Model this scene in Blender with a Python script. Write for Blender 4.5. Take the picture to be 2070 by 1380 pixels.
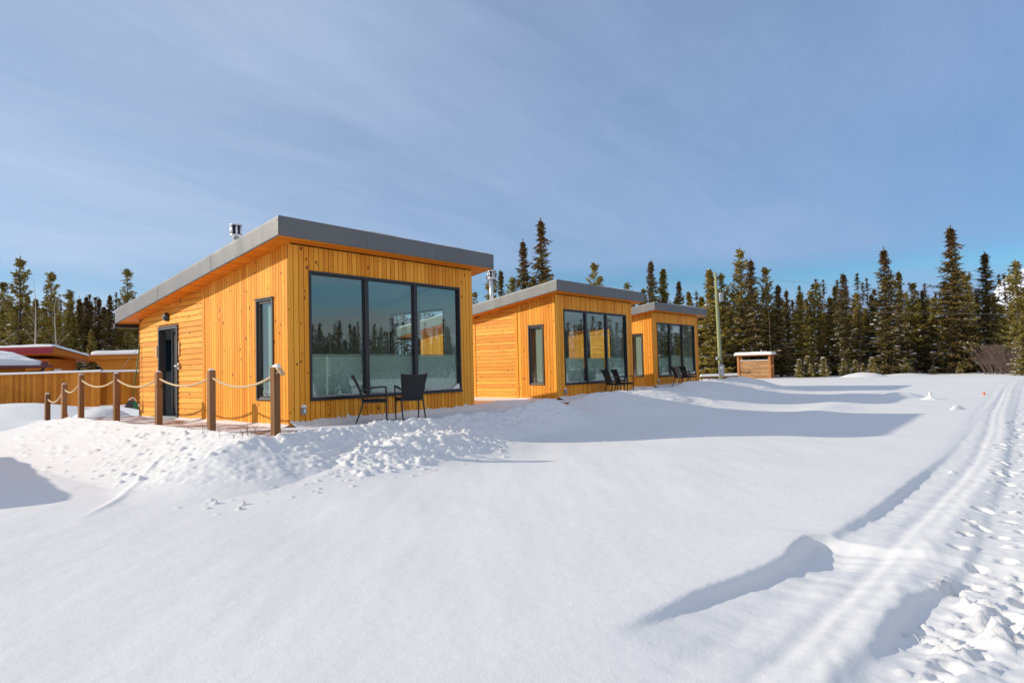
import bpy, math, random
import numpy as np
from mathutils import Vector, Matrix
R = math.radians
S = bpy.context.scene
for o in list(bpy.data.objects):
    bpy.data.objects.remove(o)
COL = S.collection

# ---------------------------------------------------------------- camera
YAW, PITCH, ROLL = R(50.683), R(2.317), R(-1.418)
CAM = np.array([-6.419, -10.53, 0.982])
_fw = np.array([math.sin(YAW)*math.cos(PITCH), math.cos(YAW)*math.cos(PITCH), math.sin(PITCH)])
_rt = np.array([math.cos(YAW), -math.sin(YAW), 0.0])
_up = np.cross(_rt, _fw)
_r = _rt*math.cos(ROLL) + _up*math.sin(ROLL)
_u = -_rt*math.sin(ROLL) + _up*math.cos(ROLL)
cd = bpy.data.cameras.new('camera'); cam = bpy.data.objects.new('camera', cd); COL.objects.link(cam)
cd.sensor_width = 36; cd.lens = 36*1290.29/2070; cd.clip_start = 0.05; cd.clip_end = 9000
M = Matrix(((_r[0], _u[0], -_fw[0], CAM[0]), (_r[1], _u[1], -_fw[1], CAM[1]), (_r[2], _u[2], -_fw[2], CAM[2]), (0, 0, 0, 1)))
cam.matrix_world = M
S.camera = cam
S.render.resolution_x, S.render.resolution_y = 1024, 682

# ---------------------------------------------------------------- sun, sky, exposure
SUN = Vector((-1.0, 1.04, 0.555)).normalized()
EL = math.asin(SUN.z); AZ = math.atan2(SUN.x, SUN.y)
sl = bpy.data.lights.new('sun', 'SUN'); sl.energy = 4.1; sl.angle = R(0.55); sl.color = (1.0, 0.90, 0.74)
so = bpy.data.objects.new('sun', sl); COL.objects.link(so)
so.rotation_euler = SUN.to_track_quat('Z', 'Y').to_euler()
W = bpy.data.worlds.new('World'); S.world = W; W.use_nodes = True
nt = W.node_tree; N = nt.nodes; L = nt.links
for n in list(N): N.remove(n)
def wn(t, **k):
    n = N.new(t)
    for a, b in k.items(): setattr(n, a, b)
    return n
def wm(op, a, b=None, c=None, clamp=False):
    n = N.new('ShaderNodeMath'); n.operation = op; n.use_clamp = clamp
    for i, v in enumerate((a, b, c)):
        if v is None: continue
        if isinstance(v, (int, float)): n.inputs[i].default_value = v
        else: L.new(v, n.inputs[i])
    return n.outputs[0]
sky = wn('ShaderNodeTexSky', sky_type='NISHITA', sun_disc=False, sun_elevation=EL, sun_rotation=AZ, altitude=900, air_density=1.0, dust_density=0.3, ozone_density=2.0)
tc = wn('ShaderNodeTexCoord'); sep = wn('ShaderNodeSeparateXYZ'); L.new(tc.outputs['Generated'], sep.inputs[0])
dx, dy, dz = sep.outputs
den = wm('ADD', wm('MAXIMUM', dz, 0.0), 0.16)
cmb = wn('ShaderNodeCombineXYZ'); L.new(wm('DIVIDE', dx, den), cmb.inputs[0]); L.new(wm('DIVIDE', dy, den), cmb.inputs[1])
def wnoise(scale, detail, rough, sc=(1, 1, 1), rot=0.0, dist=0.0):
    mp = wn('ShaderNodeMapping'); L.new(cmb.outputs[0], mp.inputs[0]); mp.inputs['Scale'].default_value = sc; mp.inputs['Rotation'].default_value = (0, 0, rot)
    n = wn('ShaderNodeTexNoise'); L.new(mp.outputs[0], n.inputs['Vector']); n.inputs['Scale'].default_value = scale
    n.inputs['Detail'].default_value = detail; n.inputs['Roughness'].default_value = rough; n.inputs['Distortion'].default_value = dist
    return n.outputs['Fac']
n1 = wnoise(0.45, 6, 0.55, (1, 2.3, 1), R(-40), 0.4)
n2 = wnoise(1.6, 8, 0.62, (1, 3.2, 1), R(-28), 0.7)
n3 = wnoise(0.8, 3, 0.5, (1, 1.5, 1), R(40))
sunward = wm('ADD', wm('MULTIPLY', dx, SUN.x), wm('ADD', wm('MULTIPLY', dy, SUN.y), wm('MULTIPLY', dz, SUN.z)))
sw = wm('MULTIPLY_ADD', sunward, 0.5, 0.5)                      # 0 away from the sun .. 1 at the sun
# thin high veil everywhere, thinner in a low band of clear air away from the sun
veil = wm('ADD', wm('MULTIPLY_ADD', wm('SUBTRACT', n1, 0.5), 0.8, 0.62), wm('MULTIPLY', wm('SUBTRACT', n2, 0.5), 0.30))
elev = wm('ADD', dz, wm('MULTIPLY', wm('SUBTRACT', n3, 0.5), 0.05))
band = wm('SUBTRACT', 1.0, wm('DIVIDE', wm('ABSOLUTE', wm('SUBTRACT', elev, 0.122)), 0.038), clamp=True)
band = wm('MULTIPLY', band, wm('SUBTRACT', 1.15, sw, clamp=True))
veil = wm('ADD', veil, wm('MULTIPLY', wm('SUBTRACT', 1.0, wm('DIVIDE', dz, 0.105), clamp=True), 0.9))
veil = wm('SUBTRACT', veil, wm('MULTIPLY', band, 0.75), clamp=True)
tint = wn('ShaderNodeMix', data_type='RGBA', blend_type='MULTIPLY'); tint.inputs[0].default_value = 1.0
L.new(sky.outputs[0], tint.inputs[6]); tint.inputs[7].default_value = (0.66, 1.0, 1.2, 1)
cc = wn('ShaderNodeMix', data_type='RGBA'); L.new(wm('POWER', sw, 1.5), cc.inputs[0])
cc.inputs[6].default_value = (2.35, 3.75, 6.6, 1); cc.inputs[7].default_value = (7.6, 8.5, 10.0, 1)
# white cloud invented in the unseen southern sky, added to fill the shaded fronts
bk = wn('ShaderNodeMix', data_type='RGBA'); L.new(wm('MULTIPLY_ADD', dy, -1.15, -0.10, clamp=True), bk.inputs[0])
L.new(cc.outputs[2], bk.inputs[6]); bk.inputs[7].default_value = (8.6, 8.4, 8.5, 1)
mx = wn('ShaderNodeMix', data_type='RGBA'); L.new(veil, mx.inputs[0]); L.new(tint.outputs[2], mx.inputs[6]); L.new(bk.outputs[2], mx.inputs[7])
bg = wn('ShaderNodeBackground'); bg.inputs[1].default_value = 0.10; L.new(mx.outputs[2], bg.inputs[0])
out = wn('ShaderNodeOutputWorld'); L.new(bg.outputs[0], out.inputs[0])
S.view_settings.view_transform = 'Standard'; S.view_settings.look = 'None'; S.view_settings.gamma = 1; S.view_settings.exposure = 0.0
S.view_settings.use_curve_mapping = False
S.cycles.max_bounces = 8; S.cycles.transparent_max_bounces = 12; S.cycles.use_denoising = True
S.cycles.sample_clamp_indirect = 6

# ---------------------------------------------------------------- helpers
def at(px, py, d):
    """world point seen at pixel (px,py) of the 2070-wide photograph, d metres into the view"""
    return CAM + (_fw + _r*(px-1035)/1290.29 - _u*(py-690)/1290.29)*d

class MB:
    def __init__(s): s.v = []; s.f = []; s.m = []; s.uv = []; s.rnd = []; s.sm = []
    def face(s, idx, mat=0, uv=None, rnd=0.0, smooth=False):
        s.f.append(idx); s.m.append(mat); s.uv.append(uv); s.rnd.append(rnd); s.sm.append(smooth)
    def box(s, a, b, mat=0, ch=0.0, rnd=None, M=None):
        x0, y0, z0 = a; x1, y1, z1 = b
        if x0 > x1: x0, x1 = x1, x0
        if y0 > y1: y0, y1 = y1, y0
        if z0 > z1: z0, z1 = z1, z0
        P = [(x0,y0,z0),(x1,y0,z0),(x1,y1,z0),(x0,y1,z0),(x0,y0,z1),(x1,y0,z1),(x1,y1,z1),(x0,y1,z1)]
        s.hexa(P, mat, rnd, M)
    def hexa(s, P, mat=0, rnd=None, M=None):
        P = [Vector(p) for p in P]
        if M is not None: P = [M @ p for p in P]
        n = len(s.v); s.v += [tuple(p) for p in P]
        rnd = random.random() if rnd is None else rnd
        for q in ((0,3,2,1),(4,5,6,7),(0,1,5,4),(1,2,6,5),(2,3,7,6),(3,0,4,7)):
            e1 = (P[q[1]]-P[q[0]]); e2 = (P[q[3]]-P[q[0]])
            l1, l2 = e1.length, e2.length; o = rnd*37.0
            if l1 >= l2: uv = [(o, o), (o+l1, o), (o+l1, o+l2), (o, o+l2)]
            else: uv = [(o, o), (o, o+l1), (o+l2, o+l1), (o+l2, o)]
            s.face(tuple(n+i for i in q), mat, uv, rnd)
    def tube(s, pts, r, mat=0, n=8, cap=True, smooth=True):
        pts = [Vector(p) for p in pts]
        rs = r if isinstance(r, (list, tuple)) else [r]*len(pts)
        base = len(s.v); prev = None
        for i, p in enumerate(pts):
            t = (pts[min(i+1, len(pts)-1)] - pts[max(i-1, 0)]).normalized()
            a = prev if prev is not None else (Vector((0,0,1)) if abs(t.z) < 0.9 else Vector((1,0,0)))
            x = (a - t*a.dot(t)).normalized(); prev = x; y = t.cross(x)
            for k in range(n):
                c = 2*math.pi*k/n
                s.v.append(tuple(p + (x*math.cos(c) + y*math.sin(c))*rs[i]))
        rn = random.random(); l = 0
        for i in range(len(pts)-1):
            d = (pts[i+1]-pts[i]).length
            for k in range(n):
                k2 = (k+1) % n; w = 2*math.pi*rs[i]/n
                s.face((base+i*n+k, base+i*n+k2, base+(i+1)*n+k2, base+(i+1)*n+k), mat, [(l, k*w), (l, (k+1)*w), (l+d, (k+1)*w), (l+d, k*w)], rn, smooth)
            l += d
        if cap:
            s.face(tuple(base+k for k in reversed(range(n))), mat, None, rn)
            s.face(tuple(base+(len(pts)-1)*n+k for k in range(n)), mat, None, rn)
    def lathe(s, prof, c=(0,0,0), mat=0, n=20, smooth=True):
        base = len(s.v)
        for (r, z) in prof:
            for k in range(n):
                a = 2*math.pi*k/n; s.v.append((c[0]+r*math.cos(a), c[1]+r*math.sin(a), c[2]+z))
        for i in range(len(prof)-1):
            for k in range(n):
                k2 = (k+1) % n
                s.face((base+i*n+k, base+i*n+k2, base+(i+1)*n+k2, base+(i+1)*n+k), mat, None, 0, smooth)
        s.face(tuple(base+k for k in reversed(range(n))), mat); s.face(tuple(base+(len(prof)-1)*n+k for k in range(n)), mat)
    def build(s, name, mats, parent=None, loc=None):
        me = bpy.data.meshes.new(name); me.from_pydata(s.v, [], s.f)
        if not isinstance(mats, (list, tuple)): mats = [mats]
        for m in mats: me.materials.append(m)
        me.polygons.foreach_set('material_index', s.m); me.polygons.foreach_set('use_smooth', s.sm)
        at_ = me.attributes.new('rnd', 'FLOAT', 'FACE'); at_.data.foreach_set('value', [float(x) for x in s.rnd])
        uvl = me.uv_layers.new(name='UVMap'); fl = []
        for f, uv in zip(s.f, s.uv):
            if uv is None:
                for i in f: fl += [s.v[i][0]+s.v[i][1], s.v[i][2]]
            else:
                for u in uv: fl += [u[0], u[1]]
        uvl.data.foreach_set('uv', fl)
        me.update()
        o = bpy.data.objects.new(name, me); COL.objects.link(o)
        if parent is not None: o.parent = parent
        if loc is not None: o.location = loc
        return o

def tag(o, label=None, cat=None, group=None, kind=None):
    if label: o['label'] = label
    if cat: o['category'] = cat
    if group: o['group'] = group
    if kind: o['kind'] = kind
    return o
def empty(name, loc=(0,0,0), rz=0.0, **k):
    o = bpy.data.objects.new(name, None); COL.objects.link(o); o.location = loc; o.rotation_euler = (0, 0, rz); o.empty_display_size = 0.2
    return tag(o, **k)
def copy_tree(o, parent=None):
    c = o.copy(); COL.objects.link(c)
    if parent is not None: c.parent = parent; c.matrix_parent_inverse = o.matrix_parent_inverse.copy()
    for ch in list(o.children): copy_tree(ch, c)
    return c

# numpy noise ------------------------------------------------------
_rs = np.random.RandomState(7); _perm = _rs.permutation(512); _perm = np.concatenate([_perm, _perm, _perm]); _g = _rs.rand(512)*2*np.pi
_gx, _gy = np.cos(_g), np.sin(_g)
def perlin(x, y):
    xi = np.floor(x).astype(int); yi = np.floor(y).astype(int); xf = x-xi; yf = y-yi
    u = xf*xf*xf*(xf*(xf*6-15)+10); v = yf*yf*yf*(yf*(yf*6-15)+10)
    def g(ix, iy, fx, fy):
        h = _perm[(_perm[ix & 511] + iy) & 511]; return _gx[h]*fx + _gy[h]*fy
    a = g(xi, yi, xf, yf); b = g(xi+1, yi, xf-1, yf); c = g(xi, yi+1, xf, yf-1); d = g(xi+1, yi+1, xf-1, yf-1)
    return (a+(b-a)*u) + ((c+(d-c)*u)-(a+(b-a)*u))*v
def fbm(x, y, o=4, g=0.5):
    s = 0; a = 1.0; t = 0
    for i in range(o): s = s + a*perlin(x*2**i+13.7*i, y*2**i+5.1*i); t += a; a *= g
    return s/t
def sstep(a, b, x): t = np.clip((x-a)/(b-a), 0, 1); return t*t*(3-2*t)

def gridmesh(name, X, Y, Z, mats, smooth=True, mi=None):
    ny, nx = Z.shape
    co = np.stack([X, Y, Z], -1).reshape(-1, 3).astype(np.float32)
    i = np.arange(nx-1)[None, :] + (np.arange(ny-1)*nx)[:, None]
    f = np.stack([i, i+1, i+1+nx, i+nx], -1).reshape(-1, 4).astype(np.int32)
    me = bpy.data.meshes.new(name); me.vertices.add(len(co)); me.vertices.foreach_set('co', co.ravel())
    me.loops.add(f.size); me.loops.foreach_set('vertex_index', f.ravel())
    me.polygons.add(len(f)); me.polygons.foreach_set('loop_start', np.arange(0, f.size, 4, dtype=np.int32))
    me.polygons.foreach_set('use_smooth', np.full(len(f), smooth))
    for m in (mats if isinstance(mats, (list, tuple)) else [mats]): me.materials.append(m)
    me.update(); me.validate()
    o = bpy.data.objects.new(name, me); COL.objects.link(o); return o

# ---------------------------------------------------------------- materials
class NT:
    def __init__(s, name):
        s.m = bpy.data.materials.new(name); s.m.use_nodes = True; s.t = s.m.node_tree; s.N = s.t.nodes; s.L = s.t.links
        s.b = s.N['Principled BSDF']; s.out = s.N['Material Output']
    def n(s, t, **k):
        x = s.N.new(t)
        for a, b in k.items(): setattr(x, a, b)
        return x
    def link(s, a, b): s.L.new(a, b)
    def math(s, op, a, b=None, c=None, clamp=False):
        n = s.N.new('ShaderNodeMath'); n.operation = op; n.use_clamp = clamp
        for i, v in enumerate((a, b, c)):
            if v is None: continue
            if isinstance(v, (int, float)): n.inputs[i].default_value = v
            else: s.L.new(v, n.inputs[i])
        return n.outputs[0]
    def mix(s, f, a, b, blend='MIX'):
        n = s.N.new('ShaderNodeMix'); n.data_type = 'RGBA'; n.blend_type = blend
        for sock, v in ((n.inputs[0], f), (n.inputs[6], a), (n.inputs[7], b)):
            if isinstance(v, (int, float)): sock.default_value = v
            elif isinstance(v, tuple): sock.default_value = v if len(v) == 4 else (*v, 1)
            else: s.L.new(v, sock)
        return n.outputs[2]
    def noise(s, vec, scale, detail=3, rough=0.5, sc=None, dist=0.0, out='Fac'):
        if sc is not None:
            mp = s.n('ShaderNodeMapping'); mp.inputs['Scale'].default_value = sc; s.link(vec, mp.inputs[0]); vec = mp.outputs[0]
        n = s.n('ShaderNodeTexNoise'); s.link(vec, n.inputs['Vector']); n.inputs['Scale'].default_value = scale
        n.inputs['Detail'].default_value = detail; n.inputs['Roughness'].default_value = rough; n.inputs['Distortion'].default_value = dist
        return n.outputs[out]
    def ramp(s, f, pts):
        n = s.n('ShaderNodeValToRGB'); s.link(f, n.inputs[0]); e = n.color_ramp.elements
        while len(e) < len(pts): e.new(0.5)
        for el, (p, c) in zip(e, pts): el.position = p; el.color = c if len(c) == 4 else (*c, 1)
        return n.outputs[0]
    def obj(s): return s.n('ShaderNodeTexCoord').outputs['Object']
    def uv(s): return s.n('ShaderNodeTexCoord').outputs['UV']
    def attr(s, name): n = s.n('ShaderNodeAttribute'); n.attribute_name = name; return n.outputs['Fac']
    def bump(s, h, strength=0.3, dist=0.01):
        n = s.n('ShaderNodeBump'); n.inputs['Strength'].default_value = strength; n.inputs['Distance'].default_value = dist
        s.link(h, n.inputs['Height']); s.link(n.outputs[0], s.b.inputs['Normal'])
    def set(s, **k):
        for a, v in k.items():
            a = {'color': 'Base Color', 'rough': 'Roughness', 'metal': 'Metallic', 'spec': 'Specular IOR Level'}.get(a, a)
            if isinstance(v, (int, float)): s.b.inputs[a].default_value = v
            elif isinstance(v, tuple): s.b.inputs[a].default_value = v if len(v) == 4 else (*v, 1)
            else: s.link(v, s.b.inputs[a])
        return s.m

def wood(name, light, dark, knot, knots=1.0, rough=0.55, var=0.5, knotscale=4.6):
    t = NT(name); uv = t.uv(); rnd = t.attr('rnd')
    g = t.noise(uv, 9.0, 5, 0.6, (0.35, 9, 1), 0.6)
    g2 = t.noise(uv, 2.2, 3, 0.5, (0.6, 5, 1), 0.3)
    f = t.math('ADD', t.math('MULTIPLY', g, 0.55), t.math('MULTIPLY', g2, 0.55), clamp=True)
    f = t.math('ADD', f, t.math('MULTIPLY', t.math('SUBTRACT', rnd, 0.5), var), clamp=True)
    c = t.mix(t.ramp(f, [(0.28, (0,0,0)), (0.78, (1,1,1))]), light, dark)
    vo = t.n('ShaderNodeTexVoronoi'); mp = t.n('ShaderNodeMapping'); mp.inputs['Scale'].default_value = (1.15, 1.7, 1); t.link(uv, mp.inputs[0]); t.link(mp.outputs[0], vo.inputs['Vector'])
    vo.inputs['Scale'].default_value = knotscale
    wn_ = t.noise(uv, 30, 2, 0.5)
    d = t.math('ADD', vo.outputs['Distance'], t.math('MULTIPLY', t.math('SUBTRACT', wn_, 0.5), 0.06))
    size = t.n('ShaderNodeSeparateColor'); t.link(vo.outputs['Color'], size.inputs[0])
    rr = t.math('MULTIPLY_ADD', t.math('POWER', size.outputs[0], 2.0), 0.16, 0.06)
    k = t.math('SUBTRACT', 1.0, t.math('DIVIDE', t.math('SUBTRACT', d, t.math('MULTIPLY', rr, 0.55)), t.math('MULTIPLY', rr, 0.7)), clamp=True)
    has = t.math('LESS_THAN', size.outputs[1], 0.93)
    k = t.math('MULTIPLY', t.math('MULTIPLY', k, has), knots, clamp=True)
    halo = t.math('MULTIPLY', t.math('SUBTRACT', 1.0, t.math('DIVIDE', d, 0.19), clamp=True), t.math('MULTIPLY', has, 0.38*knots))
    c = t.mix(halo, c, dark); c = t.mix(k, c, knot)
    t.bump(t.math('SUBTRACT', g, k), 0.25, 0.002)
    return t.set(color=c, rough=rough, spec=0.18)
M_ = {}
M_['siding'] = wood('amber stained siding', (0.94, 0.42, 0.050), (0.72, 0.25, 0.018), (0.13, 0.028, 0.006))
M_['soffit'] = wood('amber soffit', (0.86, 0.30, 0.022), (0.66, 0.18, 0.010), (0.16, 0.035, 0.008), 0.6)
M_['backing'] = wood('siding groove', (0.42, 0.15, 0.012), (0.30, 0.095, 0.008), (0.1, 0.03, 0.01), 0.0)
M_['fence'] = wood('fence wood', (0.70, 0.255, 0.028), (0.46, 0.145, 0.012), (0.09, 0.03, 0.01), 1.0, var=0.55, knotscale=5.5)
M_['post'] = wood('treated post', (0.36, 0.185, 0.085), (0.20, 0.095, 0.042), (0.04, 0.016, 0.01), 0.9, 0.75)
M_['pale'] = wood('pale cedar', (0.62, 0.38, 0.19), (0.42, 0.22, 0.10), (0.16, 0.07, 0.03), 0.8, 0.7)
M_['palepost'] = wood('cedar post', (0.50, 0.22, 0.085), (0.33, 0.13, 0.05), (0.14, 0.05, 0.02), 0.8, 0.7)
M_['pole'] = wood('green treated pole', (0.40, 0.42, 0.23), (0.26, 0.27, 0.13), (0.12, 0.10, 0.05), 0.3, 0.8)

def snowmat(name, fine=1.0):
    t = NT(name); o = t.obj()
    a = t.noise(o, 60, 4, 0.65); b = t.noise(o, 9, 4, 0.6); c = t.noise(o, 320, 2, 0.5)
    h = t.math('ADD', t.math('MULTIPLY', a, 0.25), t.math('ADD', b, t.math('MULTIPLY', c, 0.10)))
    t.bump(h, 0.42*fine, 0.012)
    col = t.mix(t.noise(o, 0.35, 3, 0.5), (0.85, 0.825, 0.80), (0.815, 0.795, 0.775))
    return t.set(color=col, rough=0.85, spec=0.15)
M_['snow'] = snowmat('snow')
def simple(name, color, rough=0.5, metal=0.0, spec=0.5, nz=0.0, nsc=8.0, bump=0.0, bsc=60):
    t = NT(name); o = t.obj(); c = color
    if nz:
        c = t.mix(t.noise(o, nsc, 5, 0.6), tuple(v*(1-nz) for v in color), tuple(min(1, v*(1+nz)) for v in color))
    if bump: t.bump(t.noise(o, bsc, 4, 0.6), bump, 0.01)
    return t.set(color=c, rough=rough, metal=metal, spec=spec)
def fasciam():
    t = NT('grey roof metal'); o = t.obj()
    c = t.mix(t.noise(o, 1.7, 4, 0.6), (0.115, 0.115, 0.118), (0.165, 0.163, 0.16))
    h = t.noise(o, 1.6, 2, 0.4, (1, 1, 0.35))
    t.bump(h, 0.55, 0.06)
    return t.set(color=c, rough=0.5, metal=0.2, spec=0.5)
M_['fascia'] = fasciam()
M_['frame'] = simple('black window frame', (0.022, 0.020, 0.021), 0.42, nz=0.15)
M_['frame2'] = simple('bronze window frame', (0.055, 0.043, 0.037), 0.38, nz=0.12)
M_['screw'] = simple('screw head', (0.12, 0.12, 0.12), 0.35, 0.7)
M_['steel'] = simple('galvanised flue', (0.62, 0.63, 0.65), 0.34, 0.85, nz=0.12)
M_['dark'] = simple('dark opening', (0.015, 0.015, 0.016), 0.8)
M_['lamp'] = simple('black lamp housing', (0.03, 0.03, 0.032), 0.35, nz=0.2)
M_['lampglass'] = simple('frosted lamp glass', (0.55, 0.56, 0.58), 0.25)
M_['doorleaf'] = simple('charcoal door', (0.055, 0.052, 0.050), 0.42, nz=0.15)
M_['white'] = simple('white paint', (0.78, 0.78, 0.76), 0.5)
M_['wallin'] = simple('painted interior wall', (0.72, 0.72, 0.69), 0.7)
M_['floorin'] = simple('interior floor', (0.25, 0.17, 0.10), 0.5, nz=0.3)
M_['red'] = simple('red roof trim', (0.36, 0.020, 0.035), 0.45, nz=0.15)
M_['maroon'] = simple('maroon gutter', (0.16, 0.035, 0.04), 0.45, nz=0.15)
M_['black'] = simple('black plastic pipe', (0.015, 0.015, 0.016), 0.4)
M_['rope'] = None
M_['orange'] = simple('orange marker plastic', (0.85, 0.17, 0.02), 0.5, nz=0.1)
M_['greenp'] = simple('green plastic', (0.01, 0.16, 0.035), 0.45)
M_['bristle'] = simple('dark bristles', (0.05, 0.055, 0.06), 0.9, bump=0.6, bsc=120)
M_['grey'] = simple('grey electrical box', (0.30, 0.32, 0.34), 0.45, 0.2, nz=0.1)
M_['bark'] = simple('conifer bark', (0.075, 0.055, 0.042), 0.9, nz=0.4, bump=0.5, bsc=30)
M_['aspen'] = simple('aspen bark', (0.42, 0.38, 0.30), 0.8, nz=0.25, nsc=14)
M_['twig'] = simple('bare twigs', (0.16, 0.105, 0.085), 0.85, nz=0.3)
M_['grass'] = simple('dead stalks', (0.20, 0.10, 0.06), 0.85, nz=0.3)
M_['wire'] = simple('overhead wire', (0.22, 0.22, 0.23), 0.5)
M_['art'] = simple('blue wall panel', (0.03, 0.09, 0.14), 0.7, nz=0.3)

def ropem():
    t = NT('hemp rope'); uv = t.uv()
    w = t.n('ShaderNodeTexWave'); w.bands_direction = 'DIAGONAL'; w.inputs['Scale'].default_value = 14; w.inputs['Distortion'].default_value = 0.4; t.link(uv, w.inputs[0])
    c = t.mix(w.outputs['Fac'], (0.52, 0.36, 0.19), (0.70, 0.52, 0.30)); t.bump(w.outputs['Fac'], 0.8, 0.006)
    return t.set(color=c, rough=0.85)
M_['rope'] = ropem()
def wickerm():
    t = NT('black wicker'); o = t.obj()
    s = t.n('ShaderNodeSeparateXYZ'); t.link(o, s.inputs[0])
    zig = t.math('ADD', t.math('MULTIPLY', t.math('ABSOLUTE', s.outputs[0]), 0.75), t.math('ADD', s.outputs[2], s.outputs[1]))
    st = t.math('SINE', t.math('MULTIPLY', zig, 260.0))
    fr = t.math('SINE', t.math('MULTIPLY', s.outputs[0], 700.0))
    h = t.math('ADD', st, t.math('MULTIPLY', fr, 0.3)); t.bump(h, 0.9, 0.004)
    c = t.mix(t.math('MULTIPLY_ADD', st, 0.5, 0.5), (0.010, 0.010, 0.011), (0.035, 0.033, 0.034))
    return t.set(color=c, rough=0.5)
M_['wicker'] = wickerm()
M_['chairmetal'] = simple('black chair frame', (0.018, 0.017, 0.018), 0.5, bump=0.4, bsc=150)

def glassm():
    t = NT('window glass'); t.N.remove(t.b)
    tr = t.n('ShaderNodeBsdfTransparent'); tr.inputs[0].default_value = (0.86, 0.93, 0.905, 1)
    gl = t.n('ShaderNodeBsdfGlossy'); gl.inputs['Roughness'].default_value = 0.004; gl.inputs[0].default_value = (0.86, 0.98, 0.96, 1)
    gm = t.n('ShaderNodeNewGeometry'); dt = t.n('ShaderNodeVectorMath'); dt.operation = 'DOT_PRODUCT'; t.link(gm.outputs['Normal'], dt.inputs[0]); t.link(gm.outputs['Incoming'], dt.inputs[1])
    c_ = t.math('SUBTRACT', 1.0, t.math('ABSOLUTE', dt.outputs['Value']), clamp=True)
    fr = t.math('MULTIPLY_ADD', t.math('POWER', c_, 5.0), 0.96, 0.04)
    bp = t.n('ShaderNodeBump'); bp.inputs['Strength'].default_value = 0.04; bp.inputs['Distance'].default_value = 0.02
    t.link(t.noise(t.obj(), 1.3, 1, 0.4), bp.inputs['Height']); t.link(bp.outputs[0], gl.inputs['Normal'])
    f = t.math('MULTIPLY_ADD', fr, 1.75, 0.015, clamp=True)
    # melted-snow smears on the lower glass
    o = t.obj(); sp = t.n('ShaderNodeSeparateXYZ'); t.link(o, sp.inputs[0])
    low = t.math('SUBTRACT', 1.0, t.math('DIVIDE', t.math('SUBTRACT', sp.outputs[2], 0.45), 0.75), clamp=True)
    sc = t.noise(o, 3.0, 7, 0.72, (1.0, 1.0, 0.45), 2.2)
    m1 = t.math('SUBTRACT', 1.0, t.math('MULTIPLY', t.math('ABSOLUTE', t.math('SUBTRACT', sc, 0.52)), 60.0), clamp=True)
    sm = t.math('MULTIPLY', t.math('MULTIPLY', m1, low), 0.42)
    df = t.n('ShaderNodeBsdfDiffuse'); df.inputs[0].default_value = (0.8, 0.82, 0.85, 1)
    ms = t.n('ShaderNodeMixShader'); t.link(f, ms.inputs[0]); t.link(tr.outputs[0], ms.inputs[1]); t.link(gl.outputs[0], ms.inputs[2])
    m2 = t.n('ShaderNodeMixShader'); t.link(sm, m2.inputs[0]); t.link(ms.outputs[0], m2.inputs[1]); t.link(df.outputs[0], m2.inputs[2])
    t.link(m2.outputs[0], t.out.inputs[0]); return t.m
M_['glass'] = glassm()
def blindm():
    t = NT('pleated blind'); o = t.obj(); s = t.n('ShaderNodeSeparateXYZ'); t.link(o, s.inputs[0])
    w = t.math('SINE', t.math('MULTIPLY', s.outputs[2], 2*math.pi/0.032)); t.bump(w, 0.7, 0.012)
    c = t.mix(t.math('MULTIPLY_ADD', w, 0.5, 0.5), (0.66, 0.76, 0.69), (0.80, 0.88, 0.82))
    tl = t.n('ShaderNodeBsdfTranslucent'); t.link(c, tl.inputs[0])
    t.set(color=c, rough=0.8); ms = t.n('ShaderNodeMixShader'); ms.inputs[0].default_value = 0.35
    t.link(t.b.outputs[0], ms.inputs[1]); t.link(tl.outputs[0], ms.inputs[2]); t.link(ms.outputs[0], t.out.inputs[0]); return t.m
M_['blind'] = blindm()
def deckm(extra=0.0):
    t = NT('snow dusted deck'); uv = t.uv(); o = t.obj(); rnd = t.attr('rnd')
    g = t.noise(uv, 8, 5, 0.6, (0.4, 8, 1), 0.5)
    c = t.mix(t.math('ADD', g, t.math('MULTIPLY', t.math('SUBTRACT', rnd, 0.5), 0.5), clamp=True), (0.30, 0.16, 0.09), (0.17, 0.085, 0.05))
    n = t.noise(o, 2.1, 7, 0.68, (1, 1, 1), 0.5); n2 = t.noise(uv, 3, 5, 0.65, (0.5, 6, 1))
    sp = t.n('ShaderNodeSeparateXYZ'); t.link(o, sp.inputs[0])
    front = t.math('MULTIPLY', t.math('LESS_THAN', sp.outputs[1], 0.25), t.math('GREATER_THAN', sp.outputs[0], -0.3))
    m = t.math('ADD', t.math('ADD', t.math('MULTIPLY', n, 0.62), t.math('MULTIPLY', n2, 0.38)), t.math('MULTIPLY_ADD', front, 0.16, 0.04+extra))
    m = t.ramp(m, [(0.50, (0,0,0)), (0.57, (1,1,1))])
    c = t.mix(m, c, (0.80, 0.80, 0.83)); t.bump(t.math('ADD', m, t.math('MULTIPLY', g, 0.2)), 0.4, 0.01)
    return t.set(color=c, rough=0.8, spec=0.2)
M_['deck'] = deckm(); M_['deck2'] = deckm(0.12)
def foliage(name, a, b):
    t = NT(name); o = t.obj(); rnd = t.attr('rnd')
    oi = t.n('ShaderNodeObjectInfo')
    c = t.mix(t.math('ADD', t.math('MULTIPLY', rnd, 0.6), t.math('MULTIPLY', oi.outputs['Random'], 0.4), clamp=True), a, b)
    t.set(color=c, rough=0.75, spec=0.2)
    tl = t.n('ShaderNodeBsdfTranslucent'); t.link(c, tl.inputs[0]); ms = t.n('ShaderNodeMixShader'); ms.inputs[0].default_value = 0.22
    t.link(t.b.outputs[0], ms.inputs[1]); t.link(tl.outputs[0], ms.inputs[2]); t.link(ms.outputs[0], t.out.inputs[0]); return t.m
M_['spruce'] = foliage('spruce needles', (0.20, 0.135, 0.038), (0.11, 0.092, 0.034))
M_['pine'] = foliage('pine needles', (0.37, 0.27, 0.055), (0.18, 0.15, 0.043))
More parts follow.
